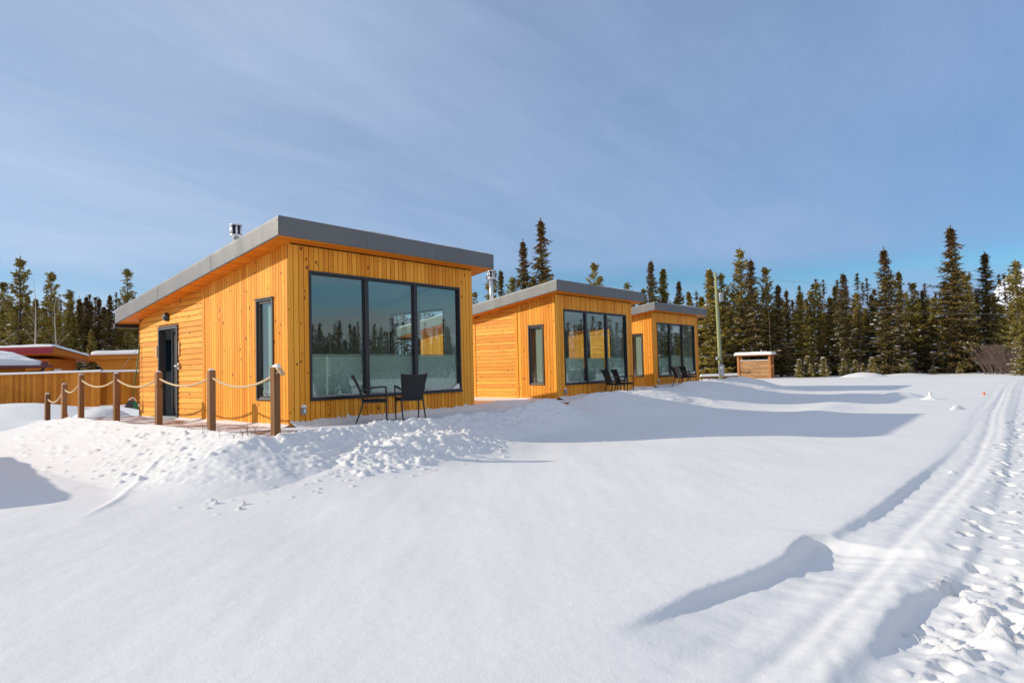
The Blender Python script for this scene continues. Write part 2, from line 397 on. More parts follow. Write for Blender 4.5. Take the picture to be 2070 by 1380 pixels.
M_['brownn'] = foliage('brown cone clusters', (0.17, 0.075, 0.038), (0.11, 0.055, 0.03))
def mountainm():
    t = NT('snowy mountain'); o = t.obj(); g = t.n('ShaderNodeNewGeometry'); s = t.n('ShaderNodeSeparateXYZ'); t.link(o, s.inputs[0])
    n = t.noise(o, 0.006, 8, 0.6); h = t.math('ADD', t.math('DIVIDE', s.outputs[2], 330.0), t.math('MULTIPLY', t.math('SUBTRACT', n, 0.5), 0.9))
    c = t.mix(t.ramp(h, [(0.25, (0,0,0)), (0.5, (1,1,1))]), (0.16, 0.19, 0.24), (0.82, 0.85, 0.92))
    return t.set(color=c, rough=0.9)
M_['mountain'] = mountainm()

exec_parts = []
# ---------------------------------------------------------------- snow ground
def axis(f0, f1, step, lo, hi, g=1.022, gmax=6.0):
    mid = list(np.arange(f0, f1, step)); a = [];
    x = f0; s = step
    while x > lo: s = min(s*g, gmax); x -= s; a.append(x)
    b = []; x = mid[-1]; s = step
    while x < hi: s = min(s*g, gmax); x += s; b.append(x)
    return np.array(a[::-1]+mid+b)
gx = axis(-6.2, 4.6, 0.027, -75, 330, 1.016)
gy = axis(-11.3, 0.2, 0.027, -330, 300, 1.022)
GX, GY = np.meshgrid(gx, gy)
CABINS = [(0.0, 0.0, 0.0), (10.125, 1.208, -0.076), (19.543, 2.633, -0.055)]
def gauss(x, y, cx, cy, sx, sy, rot=0):
    c, s = math.cos(rot), math.sin(rot); dx_ = (x-cx)*c+(y-cy)*s; dy_ = -(x-cx)*s+(y-cy)*c
    return np.exp(-(dx_/sx)**2-(dy_/sy)**2)
def ground_base(x, y):
    h = -0.47 + 0.06*fbm(x/7.0, y/7.0, 3) + 0.025*fbm(x/1.8+3, y/2.6, 2)
    far = np.hypot(x-CAM[0], y-CAM[1]); h = h*1.0 + 0.10*sstep(35, 60, far)*0.3
    h += 0.014*fbm((x+y*0.9)/3.2, (y-x*0.9)/0.9, 3)*sstep(-9, -7.5, y)     # wind ripples
    h += 0.0035*fbm((x-y*0.8)*1.6, (x*0.8+y)*5.0, 3, .6)*sstep(0.0, 0.35, fbm(x*.5+8, y*.5, 3)+.12)
    return h
H = ground_base(GX, GY)
# drifts round the decks
for i, (cx, cy, cz) in enumerate(CABINS):
    lx, ly = GX-cx, GY-cy
    if i == 0:
        # ridge shovelled off the left and front of the deck
        nz = fbm(GX*1.1, GY*1.1, 4, 0.6); nf = np.abs(fbm(GX*4.5+9, GY*4.5, 4, 0.6)); nf2 = fbm(GX*14, GY*14, 3, 0.6)
        crestL = 0.14 + 0.10*fbm(ly*0.9, ly*0+2.0, 3) - 0.20*sstep(5.5, 9.5, ly)
        crestF = 0.10 + 0.06*fbm(lx*1.3, lx*0+7.0, 3) - 0.13*sstep(2.6, 4.4, lx)
        dL = np.where(lx < -1.55, (-1.55-lx)/1.75, (lx+1.55)/0.62)
        rL = (crestL+0.45)*np.clip(1-np.clip(dL, 0, 1), 0, 1)**1.25*(1-sstep(8.6, 11.0, ly))*(sstep(-2.9, -1.6, ly))
        wF = 1.45 - 0.5*sstep(2.0, 4.5, lx) + 0.25*fbm(lx*1.1, lx*0+3, 2)
        dF = np.where(ly < -1.72, (-1.72-ly)/wF, (ly+1.72)/0.55)
        rF = (crestF+0.45)*np.clip(1-np.clip(dF, 0, 1), 0, 1)**1.1*sstep(-3.6, -1.5, lx)*(1-sstep(5.0, 8.0, lx))
        ridge = np.maximum(rL, rF)
        ridge = np.maximum(ridge, 0.26*gauss(lx, ly, -1.6, -1.8, 0.8, 0.55))
        ridge = np.maximum(ridge, 0.42*gauss(lx, ly, 0.7, -2.55, 1.75, 0.80))
        w = sstep(0.03, 0.16, ridge)
        rough = (0.13*nz + 0.08*(nf-0.13) + 0.035*nf2 + 0.07*fbm(GX*6+2, GY*6, 4, 0.7))*w*np.clip(0.35+0.65*sstep(-4.5, -1.5, -np.abs(ly+2.6)), 0, 1)
        H += ridge + rough*(0.38+0.62*sstep(-1.8, -0.2, lx)*(ly < -1.2))
        H += 0.36*gauss(lx, ly, 5.7, -1.3, 1.6, 1.2)
    else:
        nz = fbm(GX*0.7+4*i, GY*0.7, 4, 0.55); nf = np.abs(fbm(GX*3.2, GY*3.2+5, 3, 0.6))
        top = 0.60 if i == 1 else 0.66
        r1 = top*np.exp(-np.where(ly > -1.75, ((ly+1.75)/0.45)**2, ((ly+1.75)/2.1)**2))*sstep(-3.6, -0.6, lx)*(1-sstep(4.9, 8.2, lx))
        r2 = 0.43*gauss(lx, ly, -1.7, 0.3, 1.5, 2.9)*(lx < 9)
        rr = np.maximum(r1, r2)
        rough = (0.16*nz+0.10*(nf-0.12))*sstep(0.05, 0.3, rr)
        H += rr+rough
        H += 0.16*gauss(lx, ly, 7.5, -2.4, 2.6, 1.0)
    # keep the snow below deck and cabin floor
    inside = (lx > (-0.9 if i == 0 else -1.0)) & (lx < (4.4 if i == 0 else 5.6)) & (ly > -1.15) & (ly < 9.0)
    H = np.where(inside, np.minimum(H, -0.26+cz), H)
H += 0.10*gauss(GX, GY, 7.6, -4.6, 2.0, 0.8, 0.3) + 0.10*gauss(GX, GY, 19, -5.2, 4.0, 0.8, 0.1) + 0.06*gauss(GX, GY, 13, -5.8, 2.5, .5, 0.1)
# unseen mound added outside the left edge to cast shade into view, low swell in the left field, small heap behind the ropes
_sx, _sy, _ex, _ey = -6.25, 1.0, -5.5, 6.5; _q = np.clip(((GX-_sx)*(_ex-_sx)+(GY-_sy)*(_ey-_sy))/((_ex-_sx)**2+(_ey-_sy)**2), 0, 1)
H += (1.32+0.10*fbm(GX*.9, GY*.9, 2))*np.exp(-(((GX-_sx-_q*(_ex-_sx))**2+(GY-_sy-_q*(_ey-_sy))**2)/0.85))
H += 0.22*gauss(GX, GY, 0.6, 12.6, 1.6, 1.0) + 0.30*gauss(GX, GY, -3.2, 14.5, 2.6, 2.0)
# thin wind-cut crest left of the pile
_t = (GY+2.9)/2.75; _cl = np.abs(GX - np.interp(GY, [-3.0, -1.76, -0.19, 0.2], [-4.25, -3.34, -2.15, -1.95]) - 0.05*np.sin(_t*6.0))
H += 0.020*np.exp(-(_cl/0.06)**2)*sstep(-0.05, 0.3, _t)*(1-sstep(0.85, 1.05, _t))
# snowmobile / ski track running along x, y -8.8 .. -9.9
bx = [-7, -3.4, -3.0, -2.47, -1.96, -1.66, -1.37, -1.0, -0.75, -0.58, 0.3, 1.2, 2.5, 4.4, 7, 12, 330]
by = [-8.5, -8.66, -8.72, -8.79, -8.92, -8.98, -9.0, -8.965, -8.975, -9.12, -9.23, -9.28, -9.32, -9.40, -9.42, -9.4, -9.3]
bh = [0.0, 0.0, 0.030, 0.062, 0.072, 0.070, 0.078, 0.110, 0.100, 0.030, 0.036, 0.044, 0.040, 0.016, 0.006, 0.006, 0.0]
edge = np.interp(GX, bx, by) + 0.022*fbm(GX*2.6, GX*0, 4)*sstep(-3.4, -2.6, GX); hh = np.interp(GX, bx, bh)*(1+0.35*fbm(GX*3.1+5, GX*0, 3))
s = edge-GY
H += -np.where(s < 0, 0, hh*sstep(0, 0.085, s)*(1-sstep(0.22, 0.8, s)*0.55)) + np.where(s < 0, 0.16*hh*np.exp(-(s/0.30)**2), 0.16*hh*np.exp(-(s/0.07)**2))
H -= 0.045*sstep(-0.3, 0.9, s)*np.clip(1-sstep(26, 60, GX), 0, 1)
fade = (1-sstep(20, 50, GX))
ry = np.interp(GX, [-7, -3.2, -0.95, 1.1, 4.5, 9, 14, 30], [-9.40, -9.45, -9.54, -9.66, -9.79, -9.74, -9.6, -9.4]) + 0.025*fbm(GX*0.9, GX*0, 3)
brk = 0.55+0.9*np.clip(fbm(GX*1.3+3, GX*0+2, 4), -0.5, 0.5)
for off, wd, dp in ((0.28, 0.11, 0.016), (0.0, 0.06, 0.026), (-0.17, 0.06, 0.016)):
    q = GY-(ry+off+0.012*fbm(GX*4+off*9, GX*0, 3)); H -= dp*np.exp(-(q/wd)**2)*fade*brk
H += 0.005*np.exp(-((GY-ry+0.08)/0.04)**2)*fade*brk + 0.014*fbm(GX*2.4, GY*7, 4, .62)*np.exp(-((GY-ry)/0.42)**2)*fade
# wind ripples feathering off the packed rise between ruts and trampled snow
rp_ = np.exp(-((GY-ry+0.24)/0.13)**2)*fade
H += rp_*(0.024 + 0.026*np.abs(fbm((GX*0.55-GY*1.5)*3.0, GY*1.2, 4, .6))*(1-sstep(2, 8, GX)))
c3 = np.interp(GX, [-7, -3.5, -2.6, -1.8, -1.3, -0.6, 4, 14, 30], [-9.66, -9.70, -9.77, -9.81, -9.94, -10.05, -10.12, -10.0, -9.9]) + 0.05*fbm(GX*2.2+8, GX*0, 4)
s2 = c3 - GY
H -= np.interp(GX, [-7, -2.75, -2.15, -1.2, 0, 30], [0.0, 0.02, 0.085, 0.045, 0.02, 0.01])*sstep(0, 0.09, s2)*(1-sstep(0.2, 0.8, s2)*0.5)
# trampled strip
tr = sstep(0.0, 0.35, s2)*(1-sstep(25, 60, GX))
H += tr*(0.032*fbm(GX*2.0, GY*2.0, 4, 0.6)+0.02*np.abs(fbm(GX*5+3, GY*5, 3, 0.6))+0.016*fbm(GX*12, GY*12, 3, .65)+0.05*gauss(GX, GY, -2.0, -10.15, 0.9, 0.22)*np.clip(fbm(GX*6, GY*6+4, 4, .7)*2+.4, 0, 1.2))
rg = random.Random(11)
def stamp(x, y, rx, ry, rot, depth, rim=0.25, mode='add'):
    R0 = max(rx, ry)*2.2
    i0, i1 = np.searchsorted(gx, [x-R0, x+R0]); j0, j1 = np.searchsorted(gy, [y-R0, y+R0])
    if i1-i0 < 2 or j1-j0 < 2: return
    X, Y = GX[j0:j1, i0:i1]-x, GY[j0:j1, i0:i1]-y; c, s_ = math.cos(rot), math.sin(rot)
    q = ((X*c+Y*s_)/rx)**2 + ((-X*s_+Y*c)/ry)**2
    if mode == 'chunk': H[j0:j1, i0:i1] += depth*np.clip(1-q, 0, 1)**0.8
    else: H[j0:j1, i0:i1] += -depth*np.exp(-q**1.6) + rim*depth*np.exp(-(np.sqrt(q)-1.35)**2*9)
for k in range(400):
    x = -4.2 + 30*rg.random()**1.5; y = -9.98 - 1.6*rg.random()
    stamp(x, y, 0.035+0.08*rg.random()**1.5, 0.03+0.045*rg.random(), rg.random()*0.9-0.3, 0.025+0.055*rg.random(), 0.22)
for k in range(1100):
    x = -4.0 + 14*rg.random()**1.6; y = -9.92 - 1.6*rg.random()**0.8
    r_ = 0.008+0.028*rg.random()**2.5; stamp(x, y, r_, r_*0.9, 0, r_*0.9, mode='chunk')
for k in range(420):
    cx_, cy_ = rg.choice(((-2.3, -10.05), (-1.6, -10.2), (-1.0, -10.4), (-2.0, -10.3), (0.2, -10.5)))
    r_ = 0.010+0.034*rg.random()**3; stamp(cx_+rg.gauss(0, .22), cy_+rg.gauss(0, .07), r_, r_*.7, rg.random()*3, r_*.75, mode='chunk')
for k in range(0):   # prints wandering over the soft bank
    stamp(-0.8+k*0.85, -9.80-0.08*(k % 2), 0.09, 0.05, 0.2, 0.06, 0.3)
for (x, y, r_, d_) in ((-2.05, -10.3, 0.15, 0.04),):
    stamp(x, y, r_, r_*0.6, 0.4, -d_, 0.0)
for k in range(800):  # chunks on the shovelled pile
    x = -1.3 + 4.6*rg.random(); y = -1.75 - 1.75*rg.random()**1.1
    if x > 2.0 and y < -3.3+0.5*(x-0.5): continue
    r_ = 0.028+0.055*rg.random()**4.0; stamp(x, y, r_, r_*0.85, rg.random()*3, r_*0.50, mode='chunk')
for k in range(500):
    x = -3.4 + 1.7*rg.random()**0.7; y = -2 + 9.5*rg.random()
    r_ = 0.026+0.05*rg.random()**4.0; stamp(x, y, r_, r_*0.85, rg.random()*3, r_*0.60, mode='chunk')
for k in range(90):
    x = -3.4 + 5.6*rg.random(); y = -3.0 - 0.9*rg.random()
    r_ = 0.018+0.02*rg.random()**2; stamp(x, y, r_, r_*0.8, rg.random()*3, r_*1.1, mode='chunk')
for (x, y, r_) in ((9.0, -2.9, .03), (6.9, -2.8, .035), (4.0, -4.2, .02), (5.3, -4.0, .02), (-3.3, -6.4, 0.02)):
    stamp(x, y, r_, r_*.8, 0, r_*1.3, mode='chunk')
ground = gridmesh('snow_ground', GX, GY, H, M_['snow']); tag(ground, kind='structure')
def gz(x, y):
    i = int(np.clip(np.searchsorted(gx, x), 1, len(gx)-1)); j = int(np.clip(np.searchsorted(gy, y), 1, len(gy)-1))
    return float(H[j, i])
def heightpatch(name, cx, cy, rx, ry, hgt, label, cat, rot=0, seed=0, nz=0.15, kind=None):
    a = np.linspace(-1.15, 1.15, 46); A, B = np.meshgrid(a, a); q = np.sqrt(A*A+B*B)
    Z = hgt*np.clip(1-q**2, -0.5, 1)*(1+nz*fbm(A*2.4+seed, B*2.4, 3)) 
    c, s_ = math.cos(rot), math.sin(rot); X = cx+(A*rx)*c-(B*ry)*s_; Y = cy+(A*rx)*s_+(B*ry)*c
    z0 = gz(cx, cy); o = gridmesh(name, X-cx, Y-cy, Z, M_['snow']); o.location = (cx, cy, z0-0.02)
    return tag(o, label, cat, kind=kind)

# ---------------------------------------------------------------- siding
def siding(mb, org, A, B, Nn, b0, b1, bw, a_bot, a_top, holes=(), t=0.022, cut=True):
    """boards along A, side by side along B; a_bot/a_top functions of b; holes (bh0,bh1,ah0,ah1)"""
    org, A, B, Nn = map(Vector, (org, A, B, Nn))
    edges = [b0]; b = b0
    while b < b1-1e-6:
        b = min(b+bw, b1); edges.append(b)
    segs = []
    for i in range(len(edges)-1):
        r_ = random.random(); cuts = sorted({edges[i], edges[i+1]} | {h for hh_ in holes for h in hh_[:2] if edges[i]+0.004 < h < edges[i+1]-0.004})
        for k in range(len(cuts)-1): segs.append((cuts[k], cuts[k+1], r_, cuts[k] == edges[i], cuts[k+1] == edges[i+1]))
    for (s0, s1, rn, gl, gr) in segs:
        mid = 0.5*(s0+s1); spans = [[a_bot, a_top]]
        for (h0, h1, g0, g1) in holes:
            if h0-1e-4 < mid < h1+1e-4:
                new = []
                for lo, hi in spans:
                    L0, H0 = lo(mid), hi(mid)
                    if g1 <= L0 or g0 >= H0: new.append([lo, hi]); continue
                    if g0 > L0: new.append([lo, (lambda b, g=g0: g)])
                    if g1 < H0: new.append([(lambda b, g=g1: g), hi])
                spans = new
        for lo, hi in spans:
            l0, l1, h0_, h1_ = lo(s0), lo(s1), hi(s0), hi(s1)
            if max(h0_-l0, h1_-l1) < 0.004: continue
            h0_ = max(h0_, l0+0.001); h1_ = max(h1_, l1+0.001)
            c = 0.005; i0 = s0+(c if gl else 0.0005); i1 = s1-(c if gr else 0.0005)
            P = lambda a, b, n: tuple(org + A*a + B*b + Nn*n)
            n = len(mb.v)
            mb.v += [P(l0, s0, 0), P(l1, s1, 0), P(h1_, s1, 0), P(h0_, s0, 0), P(l0+.001, i0, t), P(l1+.001, i1, t), P(h1_-.001, i1, t), P(h0_-.001, i0, t)]
            o = rn*41.0 + 3*s0; uvf = [(o+l0, o+s0), (o+l1, o+s1), (o+h1_, o+s1), (o+h0_, o+s0)]
            mb.face((n+4, n+5, n+6, n+7), 0, uvf, rn)
            for q in ((0,1,5,4), (1,2,6,5), (2,3,7,6), (3,0,4,7)):
                mb.face(tuple(n+k for k in q), 1, [(o, o), (o+.1, o), (o+.1, o+.02), (o, o+.02)], rn)
def casing(mb, x0, x1, z0, z1, y0, y1, w, M=None, mat=0):
    mb.box((x0, y0, z0), (x1, y1, z0+w), mat, M=M); mb.box((x0, y0, z1-w), (x1, y1, z1), mat, M=M)
    mb.box((x0, y0, z0+w), (x0+w, y1, z1-w), mat, M=M); mb.box((x1-w, y0, z0+w), (x1, y1, z1-w), mat, M=M)
def ring_wall(mb, x0, x1, z0, zt, holes, y0, y1, M=None, mat=0):
    """solid wall in xz with rectangular holes; zt(x) sloping top"""
    xs = sorted({x0, x1} | {h for hh_ in holes for h in hh_[:2]})
    for a, b in zip(xs[:-1], xs[1:]):
        m = 0.5*(a+b); cur = z0
        for h in sorted([h for h in holes if h[0] <= m <= h[1]], key=lambda q: q[2]):
            if h[2] > cur: mb.box((a, y0, cur), (b, y1, h[2]), mat, M=M)
            cur = h[3]
        mb.hexa([(a,y0,cur),(b,y0,cur),(b,y1,cur),(a,y1,cur),(a,y0,zt(a)),(b,y0,zt(b)),(b,y1,zt(b)),(a,y1,zt(a))], mat, M=M)

# ---------------------------------------------------------------- cabins
CW, CD = 4.943, 6.741
OF, OS, ORR, OB, ZT, SLP, FH = 0.353, 0.38, 0.418, 0.468, 3.747, 0.144, 0.341
rtop = lambda y: ZT-SLP*(y+OF)
wtop = lambda y: rtop(y)-FH+0.0
WIN = (0.433, 4.504, 0.467, 2.901); NAR = (0.497, 1.112, 0.466, 2.403); DOOR = (4.558, 5.589, 0.02, 2.12)
SIDEWIN = (0.85, 2.95, 0.9, 2.5)
LM = Matrix(((0, -1, 0, 0), (-1, 0, 0, 0), (0, 0, 1, 0), (0, 0, 0, 1)))     # local (u,v,z) -> x=-v, y=-u
def LW(p): return Vector(p)
TH = 0.15      # wall core: siding outer face at 0, core from 0.025 inward
def snow_strip(mb, p0, p1, outward, hmax, wmax, seed, step=0.02, spiky=1.0):
    p0, p1, o_ = Vector(p0), Vector(p1), Vector(outward); n = int((p1-p0).length/step); base = len(mb.v); q = 5
    for i in range(n+1):
        t_ = i*step; x = np.array([t_]); a = 0.5+0.9*float(fbm(x*1.1+seed, x*0+seed, 3)[0]); sp = abs(float(fbm(x*9+seed, x*0+1, 3, 0.7)[0]))
        h = max(0.004, hmax*(0.30+0.55*a+0.9*spiky*sp*sp*3)); w = wmax*(0.6+0.5*a)
        for k in range(q):
            f = k/(q-1); p = p0+(p1-p0)*(i/n)+o_*(w*f); mb.v.append((p.x, p.y, p.z + h*(1-f)**2.2 - 0.004*(k == q-1)))
    for i in range(n):
        for k in range(q-1):
            a = base+i*q+k; mb.face((a, a+q, a+q+1, a+1), 0, None, 0, True)

def make_cabin(idx):
    cx, cy, cz = CABINS[idx]; first = idx == 0; rs_ = random.Random(50+idx); random.seed(90+idx)
    root = empty('cabin', (cx, cy, cz))
    lab = ['amber timber cabin nearest the camera, grey metal shed roof and half-open charcoal door',
           'middle amber timber cabin, between the nearest cabin and the smallest-looking one',
           'farthest amber timber cabin, beside the green utility pole'][idx]
    tag(root, lab, 'cabin', 'amber timber cabins in a row on the snow')
    # --- front wall
    mb = MB(); core = M_['backing']; C0 = 0.024
    siding(mb, (0, 0.022, 0), (0,0,1), (1,0,0), (0,-1,0), 0.0, CW, 0.1098, lambda b: 0.0, lambda b: wtop(0), [WIN])
    ring_wall(mb, 0.03, CW-0.03, 0.0, lambda x: wtop(0)-0.02, [WIN], C0, 0.13, mat=1)
    ring_wall(mb, 0.03, CW-0.03, 0.0, lambda x: wtop(0)-0.02, [WIN], 0.132, 0.145, mat=2)
    mb.build('wall', [M_['siding'], core, M_['wallin']], root)
    # --- left wall (normal -x)
    mb = MB(); holes = [NAR] + ([DOOR] if first else [])
    za = 3.305 if first else 1.63; zb = CD if first else 3.48
    vb = (0,0,1), (0,1,0), (-1,0,0)
    siding(mb, (0.022, 0, 0), *vb, 0.0225, za-0.06, 0.098 if first else 0.117, lambda b: 0.0, lambda b: wtop(b), [NAR])
    # horizontal boards: laid as strips along y
    bh_ = 0.121; z = 0.0; y0, y1 = za+0.05, zb-0.015
    def hboard(z, z2, ya, yb, rn):
        # top cut by roof slope
        ymax = lambda zz: (ZT-FH-zz)/SLP-OF
        P = []
        if z >= wtop(ya)-0.004: return
        yb1 = min(yb, ymax(z)); yb2 = max(min(yb, ymax(z2)), ya+0.0)
        if z2 > wtop(ya): z2 = wtop(ya); yb2 = ya+0.004
        n = len(mb.v); o = rn*41; g = 0.009; t_ = 0.022
        X = lambda d: 0.022-d
        mb.v += [(X(0), ya, z), (X(0), yb1, z), (X(0), yb2, z2), (X(0), ya, z2), (X(t_), ya, z+g), (X(t_*1.15), yb1, z+g), (X(t_*0.55), yb2, z2-.001), (X(t_*0.55), ya, z2-.001)]
        mb.v[-4] = (X(t_*1.15), ya, z+g)
        uvq = [(o+ya, o+z), (o+yb1, o+z), (o+yb2, o+z2), (o+ya, o+z2)]
        mb.face((n+4, n+7, n+6, n+5), 0, [uvq[0], uvq[3], uvq[2], uvq[1]], rn)
        for q in ((0,4,5,1), (1,5,6,2), (3,7,4,0)): mb.face(tuple(n+k for k in q), 1, [(o, o), (o+.1, o), (o+.1, o+.02), (o, o+.02)], rn)
    while z < wtop(y0):
        z2 = z+bh_
        for (ya, yb) in ([(y0, DOOR[0]), (DOOR[1], y1)] if (first and z < DOOR[3]-0.01) else [(y0, y1)]):
            zz = z
            hboard(z, z2, ya, yb, rs_.random())
        if first and z < DOOR[3] < z2: pass
        z = z2
    # trims
    for yy in ((za-0.005,) if first else (za-0.005, zb+0.045)):
        mb.hexa([(-0.012, yy-0.055, 0.004), (0.02, yy-0.055, 0.004), (0.02, yy+0.052, 0.004), (-0.012, yy+0.052, 0.004),
                 (-0.012, yy-0.055, wtop(yy-0.055)), (0.02, yy-0.055, wtop(yy-0.055)), (0.02, yy+0.052, wtop(yy+0.052)), (-0.012, yy+0.052, wtop(yy+0.052))], 0)
    if first: mb.box((-0.006, CD-0.014, 0), (0.03, CD+0.02, wtop(CD)-0.01), 1)
    else: siding(mb, (0.022, 0, 0), *vb, zb+0.10, CD, 0.117, lambda b: 0.0, lambda b: wtop(b))
    # core and inner skin
    def lwall(x0, x1, mat, holes):
        ys = sorted({0.146, CD} | {h for hh_ in holes for h in hh_[:2]})
        for a, b in zip(ys[:-1], ys[1:]):
            m = 0.5*(a+b); cur = 0.0
            for h in sorted([h for h in holes if h[0] <= m <= h[1]], key=lambda q: q[2]):
                if h[2] > cur: mb.box((x0, a, cur), (x1, b, h[2]), mat)
                cur = h[3]
            mb.hexa([(x0,a,cur),(x1,a,cur),(x1,b,cur),(x0,b,cur),(x0,a,wtop(a)-.02),(x1,a,wtop(a)-.02),(x1,b,wtop(b)-.02),(x0,b,wtop(b)-.02)], mat)
    lwall(0.024, 0.12, 1, holes); lwall(0.1215, 0.135, 2, holes)
    mb.build('wall', [M_['siding'], core, M_['wallin']], root)
    # --- right wall, rear wall
    mb = MB(); hr = [SIDEWIN]
    siding(mb, (CW-0.022, 0, 0), (0,0,1), (0,1,0), (1,0,0), 0.0225, CD, 0.11, lambda b: 0.0, lambda b: wtop(b), hr)
    lwall(CW-0.12, CW-0.024, 1, hr); lwall(CW-0.135, CW-0.1215, 2, hr)
    mb.build('wall', [M_['siding'], core, M_['wallin']], root)
    mb = MB(); mb.box((0.14, CD-0.12, 0), (CW-0.14, CD-0.005, wtop(CD)-.02), 1); mb.box((0.14, CD-0.14, 0), (CW-0.14, CD-0.122, wtop(CD)-.02), 2)
    mb.build('wall', [M_['siding'], core, M_['wallin']], root)
    mb = MB(); mb.box((0.03, 0.03, -0.20), (CW-0.03, CD-0.01, -0.001), 0); mb.build('floor', M_['floorin'], root)
    mb = MB()
    mb.box((0.15, CD-0.22, 1.1), (2.2, CD-0.16, 1.9), 0); mb.build('wall_panel', M_['art'], root) if first else None
    mb = MB(); a, b = 0.14, CD-0.15
    mb.hexa([(a,a,wtop(a)-.16),(CW-a,a,wtop(a)-.16),(CW-a,b,wtop(b)-.16),(a,b,wtop(b)-.16),(a,a,wtop(a)-.14),(CW-a,a,wtop(a)-.14),(CW-a,b,wtop(b)-.14),(a,b,wtop(b)-.14)], 0)
    mb.build('ceiling', M_['wallin'], root)
    # --- roof
    x0, x1, y0, y1 = -OS, CW+ORR, -OF, CD+OB
    mb = MB(); i_ = 0.012
    mb.hexa([(x0+i_,y0+i_,rtop(y0)-0.12),(x1-i_,y0+i_,rtop(y0)-0.12),(x1-i_,y1-i_,rtop(y1)-0.12),(x0+i_,y1-i_,rtop(y1)-0.12),
             (x0+i_,y0+i_,rtop(y0)-0.004),(x1-i_,y0+i_,rtop(y0)-0.004),(x1-i_,y1-i_,rtop(y1)-0.004),(x0+i_,y1-i_,rtop(y1)-0.004)], 0)
    roof = mb.build('roof', M_['fascia'], root)
    def fas(P0, P1, nrm, z0, z1, screws, nseg=24):
        mb = MB(); P0, P1, nrm = Vector(P0), Vector(P1), Vector(nrm); t_ = 0.01; base = len(mb.v)
        for i in range(nseg+1):
            f = i/nseg; p = P0.lerp(P1, f)
            for (z, d) in ((-FH-0.004, -0.02), (-FH-0.004, 0.0), (-FH+0.012, t_), (-0.03, t_), (0.006, t_*0.6), (0.008, -0.02)):
                q = p+nrm*d; mb.v.append((q.x, q.y, p.z+z))
        for i in range(nseg):
            for k in range(5): mb.face((base+i*6+k, base+(i+1)*6+k, base+(i+1)*6+k+1, base+i*6+k+1), 0, None, 0, False)
        for f in (0.333, 0.667):
            p = P0.lerp(P1, f); tx = (P1-P0).normalized(); a = p+nrm*(t_+.0005); b = a+tx*.012; k_ = (P1-P0).z*.0
            n = len(mb.v); mb.v += [(a.x, a.y, a.z-FH+.012), (b.x, b.y, b.z-FH+.012), (b.x, b.y, b.z-.03), (a.x, a.y, a.z-.03)]
            mb.v += [tuple(Vector(q)+nrm*.003) for q in mb.v[-4:]]
            for q in ((4,5,6,7), (0,1,5,4), (1,2,6,5), (3,0,4,7)): mb.face(tuple(n+i for i in q), 0)
        for (f, zz) in screws:
            p = P0.lerp(P1, f)+nrm*(t_+0.003)+Vector((0, 0, zz))
            n = len(mb.v); tx = (P1-P0).normalized(); up = Vector((0,0,1))
            mb.v += [tuple(p+nrm*0.004)] + [tuple(p+tx*0.010*math.cos(a*math.pi/4)+up*0.010*math.sin(a*math.pi/4)) for a in range(8)]
            for a in range(8): mb.face((n, n+1+a, n+1+(a+1) % 8), 1)
        return mb.build('fascia', [M_['fascia'], M_['screw']], roof)
    sc = [(0.006, -0.06), (0.006, -0.26)]+[(0.03+k/9.5, -0.275) for k in range(10) if 0.03+k/9.5 < .99]+[(0.985, -0.26)]
    fas((x0, y0, ZT), (x1, y0, ZT), (0,-1,0), 0, 0, sc)
    fas((x0, y1, rtop(y1)), (x0, y0, ZT), (-1,0,0), 0, 0, [(0.994, -0.06), (0.994, -0.26)]+[(0.03+k/14, -0.285) for k in range(14)]+[(0.26, -0.285), (0.55, -0.285), (0.8, -0.285)])
    fas((x1, y0, ZT), (x1, y1, rtop(y1)), (1,0,0), 0, 0, [])
    fas((x1, y1, rtop(y1)), (x0, y1, rtop(y1)), (0,1,0), 0, 0, [])
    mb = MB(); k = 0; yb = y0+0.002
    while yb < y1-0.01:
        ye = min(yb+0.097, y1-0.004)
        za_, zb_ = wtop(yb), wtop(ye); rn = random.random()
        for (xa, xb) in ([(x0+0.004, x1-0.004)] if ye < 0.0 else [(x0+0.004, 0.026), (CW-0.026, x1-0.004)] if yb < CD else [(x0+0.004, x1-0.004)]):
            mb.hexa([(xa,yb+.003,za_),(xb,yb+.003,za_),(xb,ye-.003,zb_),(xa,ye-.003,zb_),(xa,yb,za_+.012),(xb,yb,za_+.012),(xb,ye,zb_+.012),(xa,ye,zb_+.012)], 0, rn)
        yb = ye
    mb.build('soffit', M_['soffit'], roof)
    # thin snow blanket lying on the roof, ragged towards the bare high-left corner
    nx, ny = 110, 90; xs = np.linspace(x0+0.03, x1-0.015, nx); ys = np.linspace(y0+0.025, y1-0.02, ny); XX, YY = np.meshgrid(xs, ys)
    ed = np.minimum(np.minimum(XX-xs[0], xs[-1]-XX), np.minimum(YY-ys[0], ys[-1]-YY))
    thick = 0.075+0.05*fbm(XX*0.8+idx, YY*0.8, 3); bare = sstep(0.3, 2.2, (XX-x0)+0.35*(YY-y0)+0.5*fbm(XX*1.5, YY*1.5+idx, 3))
    TZ = thick*np.sqrt(np.clip(ed/0.08, 0, 1))*bare - 0.012
    o = gridmesh('roof_snow', XX, YY, ZT-SLP*(YY+OF)+TZ, M_['snow']); o.parent = roof
    # gutter at the low eave
    mb = MB(); zg = rtop(y1)-FH-0.03
    mb.box((x0-0.02, y1-0.02, zg-0.07), (x1, y1+0.10, zg-0.055), 0); mb.box((x0-0.02, y1+0.09, zg-0.055), (x1, y1+0.10, zg+0.02), 0); mb.box((x0-0.02, y1-0.02, zg-0.055), (x0-0.01, y1+0.09, zg+0.02), 0)
    mb.build('gutter', M_['frame2'], roof)
    # --- big window
    wr = empty('window'); wr.parent = root; wx0, wx1, wz0, wz1 = WIN
